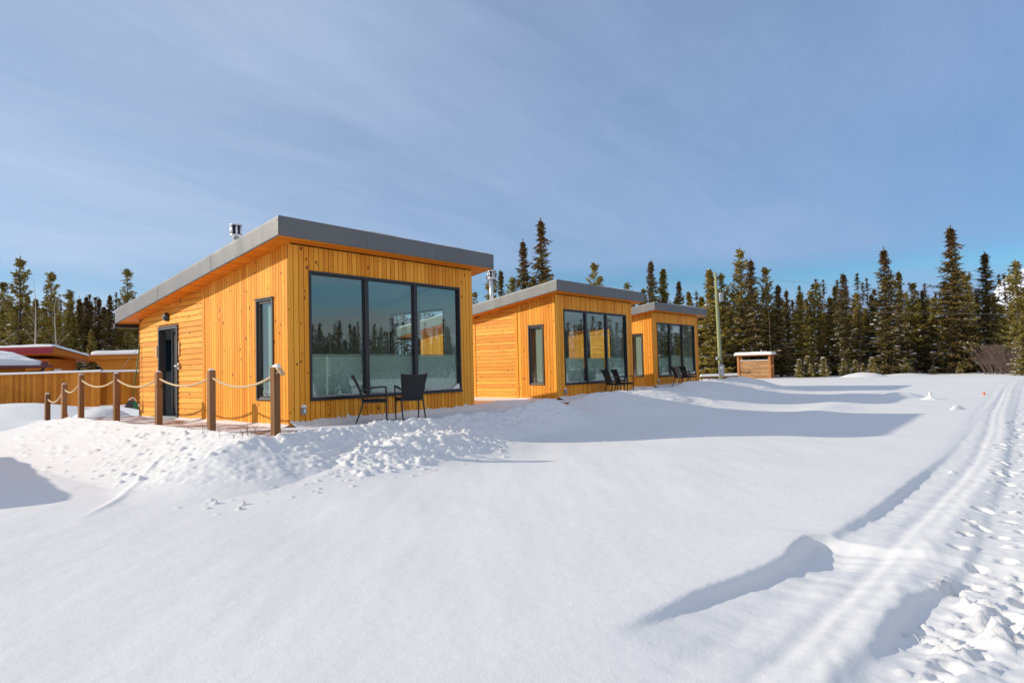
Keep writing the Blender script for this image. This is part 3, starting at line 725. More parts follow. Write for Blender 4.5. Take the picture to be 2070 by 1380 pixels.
    mb = MB(); casing(mb, wx0, wx1, wz0, wz1, -0.022, 0.10, 0.045); m1, m2 = 1.771, 3.106
    for m in (m1, m2): mb.box((m-0.045, -0.008, wz0+0.045), (m+0.045, 0.09, wz1-0.045))
    for a, b in ((wx0+0.045, m1-0.045), (m1+0.045, m2-0.045), (m2+0.045, wx1-0.045)): casing(mb, a+0.001, b-0.001, wz0+0.046, wz1-0.046, 0.012, 0.07, 0.022)
    mb.box((wx0-0.01, -0.045, wz0-0.025), (wx1+0.01, -0.0225, wz0+0.012)); mb.build('frame', M_['frame'], wr)
    for k, (a, b) in enumerate(((wx0+0.067, m1-0.067), (m1+0.067, m2-0.067), (m2+0.067, wx1-0.067))):
        mb = MB(); mb.box((a, 0.036, wz0+0.067), (b, 0.046, wz1-0.067)); mb.build('pane', M_['glass'], wr)
        mb = MB(); top = 1.30 + (0.10 if (idx == 2 and k == 1) else 0.0)
        n = len(mb.v); pts = []; zz = wz0+0.07; q = 0
        while zz < top: pts.append((0.100+0.008*(q % 2), zz)); zz += 0.016; q += 1
        for (yv, zv) in pts: mb.v += [(a-0.02, yv, zv), (b+0.02, yv, zv)]
        for i in range(len(pts)-1): mb.face((2*i, 2*i+1, 2*i+3, 2*i+2), 0, None, 0)
        mb.box((a-0.02, 0.095, top), (b+0.02, 0.120, top+0.022), 0); mb.build('blind', M_['blind'], wr)
    mb = MB(); snow_strip(mb, (wx0+0.05, 0.030, wz0+0.047), (wx1-0.05, 0.030, wz0+0.047), (0, -0.9, 0), 0.045, 0.045, 3+idx, 0.03, 0.4); mb.build('sill_snow', M_['snow'], wr)
    if idx != 1:
        mb = MB(); mb.hexa([(wx1-.30,0.0,wz0+.046),(wx1-.05,0.0,wz0+.046),(wx1-.05,.034,wz0+.046),(wx1-.30,.034,wz0+.046),(wx1-.09,.01,wz0+.16),(wx1-.052,.01,wz0+.17),(wx1-.052,.034,wz0+.17),(wx1-.09,.034,wz0+.16)]); mb.build('snow_clump', M_['snow'], wr)
    # --- narrow window on the left wall (x = const)
    nr = empty('window'); nr.parent = root; a, b, z0, z1 = NAR
    def xb(mb, ya, yb, za_, zb_, xa, xb_): mb.box((xa, ya, za_), (xb_, yb, zb_))
    def xcasing(mb, ya, yb, za_, zb_, xa, xb_, w):
        mb.box((xa, ya, za_), (xb_, yb, za_+w)); mb.box((xa, ya, zb_-w), (xb_, yb, zb_)); mb.box((xa, ya, za_+w), (xb_, ya+w, zb_-w)); mb.box((xa, yb-w, za_+w), (xb_, yb, zb_-w))
    mb = MB(); xcasing(mb, a, b, z0, z1, -0.026, 0.11, 0.035); xcasing(mb, a+.036, b-.036, z0+.036, z1-.036, 0.012, 0.08, 0.045)
    mb.box((-0.05, a-0.01, z1-0.002), (0.02, b+0.01, z1+0.016)); mb.build('frame', M_['frame2'], nr)
    mb = MB(); mb.box((0.04, a+.081, z0+.081), (0.05, b-.081, z1-.081)); mb.build('pane', M_['glass'], nr)
    mb = MB(); q = 0; zz = z0+.06; pts = []
    while zz < z1-.10: pts.append((0.112+0.008*(q % 2), zz)); zz += 0.016; q += 1
    for (xv, zv) in pts: mb.v += [(xv, a+.05, zv), (xv, b-.22, zv)]
    for i in range(len(pts)-1): mb.face((2*i, 2*i+2, 2*i+3, 2*i+1), 0, None, 0)
    mb.build('blind', M_['blind'], nr)
    mb = MB(); snow_strip(mb, (0.035, a+.05, z0+.037), (0.035, b-.05, z0+.037), (-1, 0, 0), 0.03, 0.05, 9+idx, 0.03, 0.3); mb.build('sill_snow', M_['snow'], nr)
    # --- right-wall window
    rr = empty('window'); rr.parent = root; a, b, z0, z1 = SIDEWIN
    mb = MB(); xcasing(mb, a, b, z0, z1, CW-0.12, CW+0.022, 0.05); mb.box((CW-0.10, 0.5*(a+b)-.035, z0+.05), (CW, 0.5*(a+b)+.035, z1-.05)); mb.build('frame', M_['frame'], rr)
    for (p, q) in ((a+.05, 0.5*(a+b)-.035), (0.5*(a+b)+.035, b-.05)):
        mb = MB(); mb.box((CW-0.06, p, z0+.05), (CW-0.05, q, z1-.05)); mb.build('pane', M_['glass'], rr)
    # --- corner outlet box with a snow cap
    mb = MB(); ox, oz = (0.28, 0.275) if first else (0.40, 0.24)
    mb.box((ox-.045, -.05, oz-.065), (ox+.045, -0.001, oz+.065)); mb.box((ox-.032, -.066, oz-.05), (ox+.032, -.051, oz+.05)); ob = mb.build('outlet_box', M_['grey'], root)
    mb = MB(); mb.hexa([(ox-.045,-.066,oz+.066),(ox+.045,-.066,oz+.066),(ox+.045,-.002,oz+.066),(ox-.045,-.002,oz+.066),(ox-.025,-.05,oz+.105),(ox+.02,-.05,oz+.11),(ox+.02,-.002,oz+.12),(ox-.025,-.002,oz+.11)]); mb.build('snow_cap', M_['snow'], ob)
    mb = MB(); mb.box((ox-.012, -.069, oz-.03), (ox+.012, -.0665, oz+.03)); mb.build('cover', M_['white'], ob)
    # --- snow blown against the walls
    mb = MB()
    snow_strip(mb, (0.0, -0.003, 0.0), (CW+0.02, -0.003, 0.0), (0,-1,0), 0.15, 0.42, 21+idx*7, 0.02, 2.2)
    snow_strip(mb, (-0.003, 0.0, 0.0), (-0.003, 4.5 if first else CD, 0.0), (-1,0,0), 0.06, 0.20, 31+idx*7, 0.02, 2.0)
    if first: snow_strip(mb, (-0.003, 5.6, 0.0), (-0.003, CD, 0.0), (-1,0,0), 0.03, 0.1, 41)
    mb.build('drifted_snow', M_['snow'], root)
    # --- flue
    ch = empty('chimney'); ch.parent = root
    fxp, fyp = 0.74, 3.32; ztop = 4.36 if first else 4.55; zb_ = rtop(fyp)-0.05
    mb = MB(); mb.lathe([(0.072, zb_), (0.072, ztop-0.30)], (fxp, fyp, 0)); mb.lathe([(0.12, zb_), (0.10, zb_+.10), (0.073, zb_+.14)], (fxp, fyp, 0)); mb.build('pipe', M_['steel'], ch)
    mb = MB(); mb.lathe([(0.07, ztop-.30), (0.12, ztop-.27), (0.135, ztop-.262), (0.135, ztop-.235), (0.115, ztop-.23)], (fxp, fyp, 0), 0); mb.lathe([(0.075, ztop-.235), (0.075, ztop-.03)], (fxp, fyp, 0), 1)
    for k_ in range(6):
        a_ = k_*math.pi/3+.2; mb.tube([(fxp+.105*math.cos(a_+q), fyp+.105*math.sin(a_+q), ztop-.235) for q in (0,)]+[(fxp+.105*math.cos(a_), fyp+.105*math.sin(a_), ztop-.03)], .028, 0, 6)
    mb.lathe([(0.13, ztop-.03), (0.137, ztop-.02), (0.137, ztop-.005), (0.11, ztop)], (fxp, fyp, 0), 0); mb.build('cap', [M_['steel'], M_['dark']], ch)
    if first:
        a, b, z0, z1 = DOOR
        d = empty('door'); d.parent = root
        mb = MB(); w = 0.055; mb.box((-.03, a, z0+.03), (.13, a+w, z1)); mb.box((-.03, b-w, z0+.03), (.13, b, z1)); mb.box((-.03, a+w, z1-w), (.13, b-w, z1)); mb.box((-.045, a-.01, z1+.001), (.02, b+.01, z1+.02)); mb.build('door_frame', M_['doorleaf'], d)
        mb = MB(); mb.box((-.04, a, z0-.018), (.14, b, z0+.029)); mb.build('threshold', M_['grey'], d)
        # leaf hinged at the near jamb (small y), swung inward
        lf = empty('door_leaf', (0.10, a+w+.004, z0+.035)); lf.parent = d; lf.rotation_euler = (0, 0, R(-10.5))
        H_ = z1-w-z0-.05; Wd = b-a-2*w-.01
        mb = MB(); mb.box((0, 0, 0), (.045, Wd, H_))
        for k_ in range(5): mb.box((-.005, .22, .10+k_*.385), (-.0005, Wd-.10, .10+k_*.385+.36))
        mb.build('panel', M_['doorleaf'], lf)
        mb = MB(); mb.box((-.004, Wd+.001, 0), (.05, Wd+.03, H_)); mb.box((-.006, .06, H_+.001), (.05, Wd+.03, H_+.018)); mb.build('edge_strip', M_['white'], lf)
        mb = MB(); mb.box((-.035, a-.10, 1.13), (-0.001, a-.035, 1.27)); mb.tube([(-.036, a-.07, 1.20), (-.09, a-.07, 1.20)], .028, 0, 12); mb.tube([(-.075, a-.07, 1.20), (-.085, a+.02, 1.20)], .012, 0, 8); mb.build('door_lock', M_['steel'], root)
        mb = MB(); mb.box((-.018, a-.10, 1.44), (-0.001, a-.04, 1.76)); mb.build('number_plate', M_['pale'], root)
        mb = MB(); mb.box((-.018, b+.09, 1.43), (-0.001, b+.20, 1.70)); mb.build('number_plate', M_['pale'], root)
        # wall lamp
        wl = empty('wall_lamp'); wl.parent = root; ly, lz = 5.13, 2.36
        mb = MB(); Mx = Matrix.Translation((0, ly, lz)) @ Matrix.Rotation(R(-90), 4, 'Y')
        base = MB(); base.lathe([(0.10, 0.0), (0.105, 0.03), (0.09, 0.06), (0.05, 0.09)], n=18); base.v = [tuple(Mx @ Vector(v)) for v in base.v]; base.build('housing', M_['lamp'], wl)
        mb = MB(); mb.hexa([(-.075,ly-.005,lz-.05),(-.05,ly+.07,lz-.05),(-.05,ly+.07,lz+.05),(-.075,ly-.005,lz+.05),(-.105,ly+.01,lz-.035),(-.09,ly+.06,lz-.035),(-.09,ly+.06,lz+.035),(-.105,ly+.01,lz+.035)]); mb.build('lens', M_['lampglass'], wl)
    # --- deck
    dk = empty('deck', (cx, cy, cz)); tag(dk, ['snow dusted wooden deck round the nearest cabin, behind the rope barrier', 'wooden deck under the middle cabin, snow on its top and edge board showing', 'wooden deck around the farthest cabin, mostly buried behind a snow bank'][idx], 'deck', 'cabin decks')
    mb = MB(); xw = -1.36 if first else -0.95; yb = -1.36; 
    while yb < CD+1.0:
        if yb < -0.14: mb.box((xw, yb, -.045), (5.0, yb+.135, -.005))
        else: mb.box((xw, yb, -.045), (-0.01, yb+.135, -.005))
        yb += 0.14
    mb.build('deck_boards', M_['deck' if first else 'deck2'], dk)
    mb = MB(); mb.box((xw-.04, -1.40, -.24), (xw-.001, CD+1.0, -.01)); mb.box((xw, -1.40, -.24), (5.04, -1.362, -.01)); mb.box((5.002, -1.36, -.24), (5.04, -.15, -.01)); mb.build('rim_board', M_['palepost'], dk)
    return root
for i in range(3): make_cabin(i)

# floor lamp seen through the left pane of the nearest cabin
lp = empty('floor_lamp', (0.72, 0.75, 0.0), label='white shaded floor lamp inside the nearest cabin behind the left pane', cat='lamp')
mb = MB(); mb.lathe([(0.14, 0), (0.14, 0.02), (0.02, 0.03)]); mb.tube([(0,0,.02), (0,0,1.5)], .012); mb.build('stand', M_['black'], lp)
mb = MB(); mb.lathe([(0.12, 1.36), (0.09, 1.60)], n=24); mb.build('lamp_shade', M_['white'], lp)

# ---------------------------------------------------------------- chairs
def make_chair():
    t = empty('wicker_armchair')
    sh = 0.42; hw = 0.26
    mb = MB(); n = 10; base = 0
    for j in range(n+1):
        f = j/n; y = -0.20+0.44*f
        for i in range(n+1):
            g = i/n*2-1; mb.v.append((g*(0.225+0.02*f), y, sh+0.012-0.012*(1-g*g)*(1-abs(2*f-1)) + 0.01*f))
    for j in range(n):
        for i in range(n): a = j*(n+1)+i; mb.face((a, a+1, a+n+2, a+n+1), 0, None, 0, True)
    mb.box((-.225, -.20, sh-.02), (.225, .24, sh-.004)); mb.build('seat', M_['wicker'], t)
    mb = MB(); n = 12; m = 12
    def bp(g, f, off): # g -1..1, f 0..1
        y = -0.20-0.06*f-0.12*f*f + off - 0.02*(1-g*g)*(0.3+f); w = 0.195+0.075*f
        return (g*w, y, sh-0.02+(0.49+0.02*g*g)*f)
    for off in (0.0, -0.022):
        for j in range(m+1):
            for i in range(n+1): mb.v.append(bp(i/n*2-1, j/m, off))
    K = (n+1)*(m+1)
    for j in range(m):
        for i in range(n):
            a = j*(n+1)+i; mb.face((a, a+1, a+n+2, a+n+1)[::-1], 0, None, 0, True); mb.face((K+a, K+a+1, K+a+n+2, K+a+n+1), 0, None, 0, True)
    for i in range(n): a = m*(n+1)+i; mb.face((a, a+1, K+a+1, K+a)[::-1], 0); mb.face((i, i+1, K+i+1, K+i), 0)
    for j in range(m):
        a = j*(n+1); b = a+n; mb.face((a, a+n+1, K+a+n+1, K+a)[::-1], 0); mb.face((b, b+n+1, K+b+n+1, K+b), 0)
    mb.build('backrest', M_['wicker'], t)
    for s_ in (-1, 1):
        mb = MB(); mb.tube([(s_*.235, .235, 0), (s_*.24, .235, sh), (s_*.245, .232, .655)], [.013, .015, .016], 0, 6, smooth=False); mb.build('leg', M_['chairmetal'], t)
        mb = MB(); mb.tube([(s_*.225, -.34, 0), (s_*.222, -.27, .16), (s_*.215, -.215, .34), (s_*.205, -.205, .46)], [.013, .015, .016, .016], 0, 6, smooth=False); mb.build('leg', M_['chairmetal'], t)
        mb = MB(); pts = [(s_*.225, -.262, .60), (s_*.255, -.14, .635), (s_*.262, .02, .66), (s_*.255, .16, .668), (s_*.247, .245, .664)]
        for a, b in zip(pts[:-1], pts[1:]):
            w = .022; h = .011
            mb.hexa([(a[0]-w,a[1],a[2]-h),(a[0]+w,a[1],a[2]-h),(b[0]+w,b[1],b[2]-h),(b[0]-w,b[1],b[2]-h),(a[0]-w,a[1],a[2]+h),(a[0]+w,a[1],a[2]+h),(b[0]+w,b[1],b[2]+h),(b[0]-w,b[1],b[2]+h)])
        mb.build('armrest', M_['chairmetal'], t)
    mb = MB()
    for s_ in (-1, 1): mb.box((s_*.222-.012, -.21, sh-.045), (s_*.222+.012, .24, sh-.021))
    mb.hexa([(-.235,.228,sh-.035),(.235,.228,sh-.035),(.235,.25,sh-.035),(-.235,.25,sh-.035),(-.235,.228,sh+.008),(.235,.228,sh+.008),(.235,.25,sh+.008),(-.235,.25,sh+.008)])
    for s_ in (-1, 1): mb.hexa([(s_*.235,.23,sh-.085),(s_*.225,.23,sh-.085),(s_*.225,.246,sh-.085),(s_*.235,.246,sh-.085),(s_*.235,.23,sh-.036),(s_*.16,.23,sh-.036),(s_*.16,.246,sh-.036),(s_*.235,.246,sh-.036)][::1])
    mb.box((-.21, -.225, sh-.045), (.21, -.20, sh-.01)); mb.build('seat_frame', M_['chairmetal'], t)
    return t
ch0 = make_chair()
CH = [((1.40, -.66, 0), (.78, -.62), 'black wicker armchair turned side-on, left of the pair at the nearest cabin'),
      ((2.17, -.82, 0), (.45, .88), 'black wicker armchair with its back to the camera at the nearest cabin'),
      ((12.42, .47, -.076), (.85, -.52), 'left black wicker armchair of the pair at the middle cabin'),
      ((13.13, .52, -.076), (.80, -.60), 'right black wicker armchair of the pair at the middle cabin'),
      ((20.55, 1.80, -.055), (.85, -.52), 'left black wicker armchair of the pair at the farthest cabin'),
      ((21.5, 1.86, -.055), (.85, -.52), 'right black wicker armchair of the pair at the farthest cabin')]
for i, (p, f, lb) in enumerate(CH):
    c = ch0 if i == 0 else copy_tree(ch0)
    c.location = p; c.rotation_euler = (0, 0, math.atan2(-f[0], f[1])); tag(c, lb, 'chair', 'black wicker armchairs on the cabin decks')

# ---------------------------------------------------------------- rope barrier
PX = -1.24
posts = [(9.32, .59, 'shortest, leftmost post of the rope barrier, rope end knotted round it'), (8.0, .84, 'second shortest post of the rope barrier, beside the leftmost one'),
         (6.80, 1.06, 'third brown post of the rope barrier counted from the shortest end'), (4.62, 1.06, 'brown barrier post just left of the broom'),
         (2.50, 1.06, 'brown barrier post standing before the half-open door'), (0.37, 1.06, 'brown barrier post right of the door, before the vertical boards'),
         (-1.66, 1.08, 'rightmost brown barrier post before the narrow window, frayed rope end on top')]
hs = .052
for i, (y, zt, lb) in enumerate(posts):
    zb = -0.35; p = empty('barrier_post', (PX, y, zb), label=lb+'', cat='post', group='brown timber posts of the rope barrier'); p.rotation_euler = (0, 0, R([1, -2, 1.5, 0, 1, -1, 2][i]))
    mb = MB(); h = zt-zb-.012
    mb.box((-hs, -hs, 0), (hs, hs, h)); mb.hexa([(-hs,-hs,h),(hs,-hs,h),(hs,hs,h),(-hs,hs,h),(-hs+.01,-hs+.01,h+.012),(hs-.01,-hs+.01,h+.012),(hs-.01,hs-.01,h+.012),(-hs+.01,hs-.01,h+.012)]); mb.build('post_body', M_['post'], p)
    if i != 4 or True:
        mb = MB(); mb.lathe([(.048, h+.008), (.046, h+.022), (.03, h+.034), (.006, h+.038)], n=10); mb.build('snow_cap', M_['snow'], p)
rp = empty('rope', (PX, posts[0][0], 0), label='thick tan rope hanging in curves between the brown barrier posts', cat='rope')
sag = [.30, .20, .16, .21, .17, .20]
mb = MB(); yy0 = posts[0][0]; allp = [(0, .10, .59-.13)]
sg = [(.20), (.18), (.19), (.19), (.17), (.20)]
for i in range(6):
    (ya, za, _), (yb, zb, _) = posts[i], posts[i+1]; za -= .115; zb -= .115; n = 16
    for k in range(n+1):
        f = k/n; allp.append((0, ya+(yb-ya)*f-yy0, za+(zb-za)*f - sg[i]*4*f*(1-f)*(0.9 if i > 1 else 1)))
# drop duplicates
q = [allp[0]]
for p in allp[1:]:
    if (Vector(p)-Vector(q[-1])).length > 0.01: q.append(p)
yl = posts[-1][0]-yy0
q += [(0.0, yl-.07, 1.0), (0.02, yl-.09, 1.03)]
mb.tube(q, .019, 0, 8); mb.build('rope_line', M_['rope'], rp)
mb = MB(); mb.tube([(-.02, yl-.075, 1.06), (.0, yl-.10, 1.05), (.03, yl-.13, .99), (.05, yl-.15, .95)], [.025, .035, .037, .032], 0, 10); mb.build('frayed_end', M_['rope'], rp)
mb = MB(); mb.tube([(-.02, yl-.02, 1.085), (.0, yl-.09, 1.09), (.02, yl-.13, 1.035)], [.03, .038, .01], 0, 9); mb.build('snow_cap', M_['snow'], rp)
mb = MB(); mb.tube([(0, .085, .47), (.03, .10, .45), (0, .12, .42), (-.03, .10, .45), (0, .085, .47)], .016, 0, 7); mb.build('knot', M_['rope'], rp)

# ---------------------------------------------------------------- broom
b_ = empty('broom', (-0.16, 6.72, .30), label='green handled broom with dark bristles leaning by the cabin corner', cat='broom')
mb = MB(); mb.tube([(0, 0, .16), (.13, -.06, 1.45)], .012, 0, 8); mb.build('handle', M_['greenp'], b_)
E_ = Vector((.634, -.773, 0)); D_ = Vector((.773, .634, 0))
def bpt(e, d, z): return tuple(E_*e + D_*d + Vector((0, 0, z)))
mb = MB(); mb.hexa([bpt(-.20,-.03,-.06), bpt(.02,-.03,-.10), bpt(.02,.03,-.10), bpt(-.20,.03,-.06), bpt(-.09,-.02,.10), bpt(.03,-.02,.09), bpt(.03,.02,.09), bpt(-.09,.02,.10)]); mb.build('bristles', M_['bristle'], b_)
mb = MB(); mb.hexa([bpt(.022,-.03,-.10), bpt(.15,-.03,-.13), bpt(.15,.03,-.13), bpt(.022,.03,-.10), bpt(.032,-.02,.09), bpt(.09,-.02,.06), bpt(.09,.02,.06), bpt(.032,.02,.09)]); mb.build('bristles', M_['greenp'], b_)
mb = MB(); mb.tube([bpt(-.10,0,.10), bpt(-.05,0,.15), bpt(0,0,.17), bpt(.05,0,.14), bpt(.09,0,.07)], .014, 0, 8); mb.build('head', M_['white'], b_)

# ---------------------------------------------------------------- background houses and fences on the left
def houseframe(px, d, zref=0.0):
    p = at(px, 760, d); return p
UL = Vector((-.634, .773, 0)); VB = Vector((.773, .634, 0))
def basis(o, z=0): return Matrix(((UL.x, VB.x, 0, o[0]), (UL.y, VB.y, 0, o[1]), (0, 0, 1, z), (0, 0, 0, 1)))
def plank_face(mb, Mx, u0, u1, v, z0, z1f, n, horizontal=False):
    pass
def prism(mb, Mx, pts, v0, v1, mat=0):
    """polygon in (u,z), extruded v0..v1"""
    n = len(mb.v); k = len(pts)
    for v in (v0, v1):
        for (u, z) in pts: mb.v.append(tuple(Mx @ Vector((u, v, z))))
    mb.face(tuple(n+i for i in range(k)), mat); mb.face(tuple(n+k+i for i in reversed(range(k))), mat)
    for i in range(k): j = (i+1) % k; mb.face((n+i, n+k+i, n+k+j, n+j), mat)
def snowslab(name, Mx, u0, u1, v0, v1, zf, th, parent, seed=0, over=0.04):
    a = np.linspace(u0-over, u1+over, 60); b = np.linspace(v0-over, v1+over, 40); A, B = np.meshgrid(a, b)
    ed = np.minimum(np.minimum(A-a[0], a[-1]-A), np.minimum(B-b[0], b[-1]-B))
    Z = zf(A, B) + th*(0.85+0.5*fbm(A*.5+seed, B*.5, 3))*np.clip(np.clip(ed/(th*0.9), 0, 1)*(2-np.clip(ed/(th*0.9), 0, 1)), 0, 1)**.5 - 0.01
    P = np.stack([A, B, Z], -1).reshape(-1, 3); m3 = np.array(Mx); Q = P@m3[:3, :3].T + m3[:3, 3]
    Q = Q.reshape(Z.shape+(3,)); o = gridmesh(name, Q[..., 0], Q[..., 1], Q[..., 2], M_['snow']); o.parent = parent; return o
# house A: shed roof with red fascia
pA = at(107, 702, 40.0); MA = basis((pA[0], pA[1]), 0)
hA = empty('outbuilding', (0, 0, 0), label='orange timber house with red fascia and sloping snowy roof behind the fence', cat='house')
def inv(Mx, o): return Mx
zA = lambda v: 3.00-0.165*v
mb = MB(); mb.box((0.75, .7, -.6), (9, 3.2, 2.25), 0, M=MA); mb.build('wall', M_['fence'], hA)
mb = MB(); mb.hexa([(0,0,zA(0)-.40),(9,0,zA(0)-.40),(9,4,zA(4)-.28),(0,4,zA(4)-.28),(0,0,zA(0)-.02),(9,0,zA(0)-.02),(9,4,zA(4)-.02),(0,4,zA(4)-.02)], 0, M=MA); rA = mb.build('roof', M_['fence'], hA)
mb = MB(); mb.box((-.01, -.03, zA(0)-.43), (9, -.002, zA(0)), 0, M=MA)
for k in range(60): mb.box((k*.15, -.045, zA(0)-.42), (k*.15+.03, -.031, zA(0)-.12), 0, M=MA)
mb.build('fascia', M_['red'], rA)
snowslab('roof_snow', MA, -.05, 9, 0, 4.05, lambda A, B: 3.00-0.165*B, .22, rA, 1)
mb = MB(); casingM = MA
for (a, b) in ((1.15, 1.75),):
    mb.box((.70, a, .75), (.745, b, 1.62), 0, M=MA)
wA = mb.build('window', M_['white'], hA); mb = MB(); mb.box((.69, 1.23, .83), (.699, 1.67, 1.54), 0, M=MA); mb.build('pane', M_['glass'], wA)
mb = MB(); mb.tube([tuple(MA @ Vector(p)) for p in ((.2, 4.0, 2.0), (.3, 3.8, 1.8), (.55, 3.4, 1.72), (.65, 3.3, 1.5), (.65, 3.3, 0))], .07, 0, 8); mb.build('downpipe', M_['black'], hA)
# low building in front of it with thick snow and gutter
pL = at(98, 738, 35.5); ML = Matrix(((-.985, -.17, 0, pL[0]), (-.17, .985, 0, pL[1]), (0, 0, 1, 0), (0, 0, 0, 1)))
hL = empty('shed', (0, 0, 0), label='low timber building with thick snow roof and maroon gutter, far left', cat='shed')
mb = MB(); mb.box((.9, .5, -.6), (10, 4.5, 1.62), 0, M=ML); mb.build('wall', M_['fence'], hL)
zL = lambda v: 1.72+0.16*v
mb = MB(); mb.hexa([(0.1,0,1.58),(10,0,1.58),(10,4.5,2.25),(0.1,4.5,2.25),(0.1,0,1.70),(10,0,1.70),(10,4.5,2.40),(0.1,4.5,2.40)], 0, M=ML); rL_ = mb.build('roof', M_['maroon'], hL)
mb = MB(); mb.box((-.15, -.16, 1.60), (10, -.02, 1.74), 0, M=ML); mb.box((.05, -.1, 1.741), (.35, .05, 1.95), 0, M=ML); mb.build('gutter', M_['maroon'], rL_)
snowslab('roof_snow', ML, .12, 10, 0, 4.5, lambda A, B: 1.70+0.155*B-0.0*A, .42, rL_, 5, 0.0)
mb = MB(); mb.tube([tuple(ML @ Vector(p)) for p in ((.25, -.05, 1.62), (.30, -.02, 1.46), (.45, .1, 1.38), (.85, .35, 1.36), (.95, .42, 1.2), (.95, .42, 0))], .07, 0, 8); mb.build('downpipe', M_['black'], hL)
# house B
pB = at(181, 718, 42); MBm = basis((pB[0], pB[1]), 0)
hB = empty('outbuilding', (0, 0, 0), label='orange timber house with flat snowy roof, partly hidden by the nearest cabin', cat='house')
mb = MB(); prism(mb, MBm, [(-.75, 1.55), (-1.05, 2.3), (-9, 2.3), (-9, -.6), (-.75, -.6)], .6, 4.0); 
for k in range(14): mb.box((-9, .585, -.4+k*.2), (-1.0, .598, -.4+k*.2+.185), 0, M=MBm)
mb.build('wall', M_['fence'], hB)
mb = MB(); mb.hexa([(-9,0,2.18),(0,0,2.18),(0,4.2,2.18),(-9,4.2,2.18),(-9,0,2.44),(0,0,2.44),(0,4.2,2.44),(-9,4.2,2.44)], 0, M=MBm); rB = mb.build('roof', M_['fence'], hB)
mb = MB(); prism(mb, MBm, [(-.02, 2.17), (-.78, 1.45), (-1.0, 1.45), (-9, 1.45+.001), (-9, 2.17)], .30, .58); mb.build('gable_soffit', M_['fence'], hB)
mb = MB(); mb.box((-9, -.02, 2.445), (.03, 0.1, 2.53), 0, M=MBm); mb.build('fascia', M_['red'], rB)
snowslab('roof_snow', MBm, -9, .0, 0.0, 4.2, lambda A, B: 2.48+0*A, .33, rB, 8)
# fences
def fence(a, b, zt0, zt1, zb, label):
    a, b = Vector(a), Vector(b); r_ = empty('timber_fence', (a.x, a.y, 0), label=label, cat='fence', group='board fences behind the rope barrier')
    d = (b-a); Ln = d.length; d.normalize(); nrm = Vector((d.y, -d.x)); mb = MB(); n = int(Ln/.14)
    for k in range(n):
        s0, s1 = k*.14+.002, (k+1)*.14-.002; q0, q1 = d*s0, d*s1; zt = zt0+(zt1-zt0)*k/n+random.uniform(-.004, .004); t_ = nrm*.02
        P = [q0, q1, q1-t_, q0-t_]; mb.hexa([(p.x, p.y, zb) for p in P]+[(p.x, p.y, zt) for p in P], 0)
    mb.build('fence_boards', M_['fence'], r_)
    mb = MB(); 
    nn = 80; base = 0
    for k in range(nn+1):
        s0 = Ln*k/nn; zt = zt0+(zt1-zt0)*k/nn; hh_ = .10+.05*float(fbm(np.array([s0*.5]), np.array([zt0]), 2)[0])
        for (w, h) in ((.02, .0), (-.0, hh_*.8), (-.10, hh_), (-.22, hh_*.8), (-.26, 0)):
            p = d*s0+nrm*w; mb.v.append((p.x, p.y, zt+h))
    for k in range(nn):
        for j in range(4): a_ = k*5+j; mb.face((a_, a_+5, a_+6, a_+1), 0, None, 0, True)
    mb.build('snow_cap', M_['snow'], r_); mb = MB(); mb.box((0,0,0),(0,0,0)) if False else None
    return r_
fa, fb = at(-420, 760, 31.0), at(203, 760, 31.6)
fence((fa[0], fa[1]), (fb[0], fb[1]), 1.15, 1.27, -.8, 'left stretch of knotty orange board fence in front of the red trimmed house')
fc, fd = at(199, 760, 33.2), at(330, 760, 33.6)
fence((fc[0], fc[1]), (fd[0], fd[1]), 1.25, 1.25, -.8, 'short stretch of board fence set back between the left fence and the cabin')
# guy wire
mb = MB(); mb.tube([tuple(at(283, 700, 37)), tuple(at(242, 748, 36.5))], .012, 0, 5); tag(mb.build('guy_wire', M_['wire']), 'thin slanting wire before the flat roofed timber house', 'wire')

# ---------------------------------------------------------------- markers
def cone(x, y, h, label, lean=0.1):
    z = gz(x, y); o = empty('marker_cone', (x, y, z-.12), label=label, cat='marker', group='orange markers sticking out of the snow'); o.rotation_euler = (lean, -lean*.6, .4)
    mb = MB(); mb.lathe([(.085, 0), (.075, .05), (.022, h+.12), (.018, h+.13)], n=16); mb.build('cone_body', M_['orange'], o)
    mb = MB(); mb.box((-.14, -.14, -.02), (.14, .14, .01)); mb.build('base', M_['orange'], o)
cone(23.3, -8.95, .10, 'small orange cone in the snow beside the right-hand track')
cone(0.75, 14.9, .26, 'orange marker tip behind the short posts of the rope barrier', .35)

# ---------------------------------------------------------------- snow-capped stump, snow heaps
def blob(name, x, y, prof, label, cat, mat='snow', n=20, seed=0, kind=None):
    mb = MB(); mb.lathe(prof, n=n); mb.v = [(v[0]*(1+.25*math.sin(3*v[2]*9+seed)), v[1]*(1+.2*math.cos(v[2]*11+seed)), v[2]) for v in mb.v]
    o = mb.build(name, M_[mat], None, (x, y, gz(x, y)-.06)); return tag(o, label, cat, kind=kind)
st = at(1880, 800, 22)
blob('snow_covered_stake', st[0], st[1], [(.50, 0), (.24, .07), (.10, .13), (.05, .20), (.065, .26), (.05, .30), (.015, .32)], 'snow plastered stake poking out of the open field, with a cone of snow', 'stake')
heightpatch('snow_drift', st[0]+1.2, st[1]+1.1, 1.1, .55, .20, 'low snow drift just behind the snow plastered stake', 'snow drift', -0.6, 3)
p = at(1935, 825, 17.5); heightpatch('snow_clod', p[0], p[1], .30, .12, .14, 'small wedge shaped snow clod beside the track, near the orange cone', 'snow clod', -.5, 5)
p = at(1925, 965, 8.2); heightpatch('snow_clod', p[0], p[1], .07, .05, .045, 'tiny snow clod lying in the ski track, midway down the picture', 'snow clod', -.5, 8)
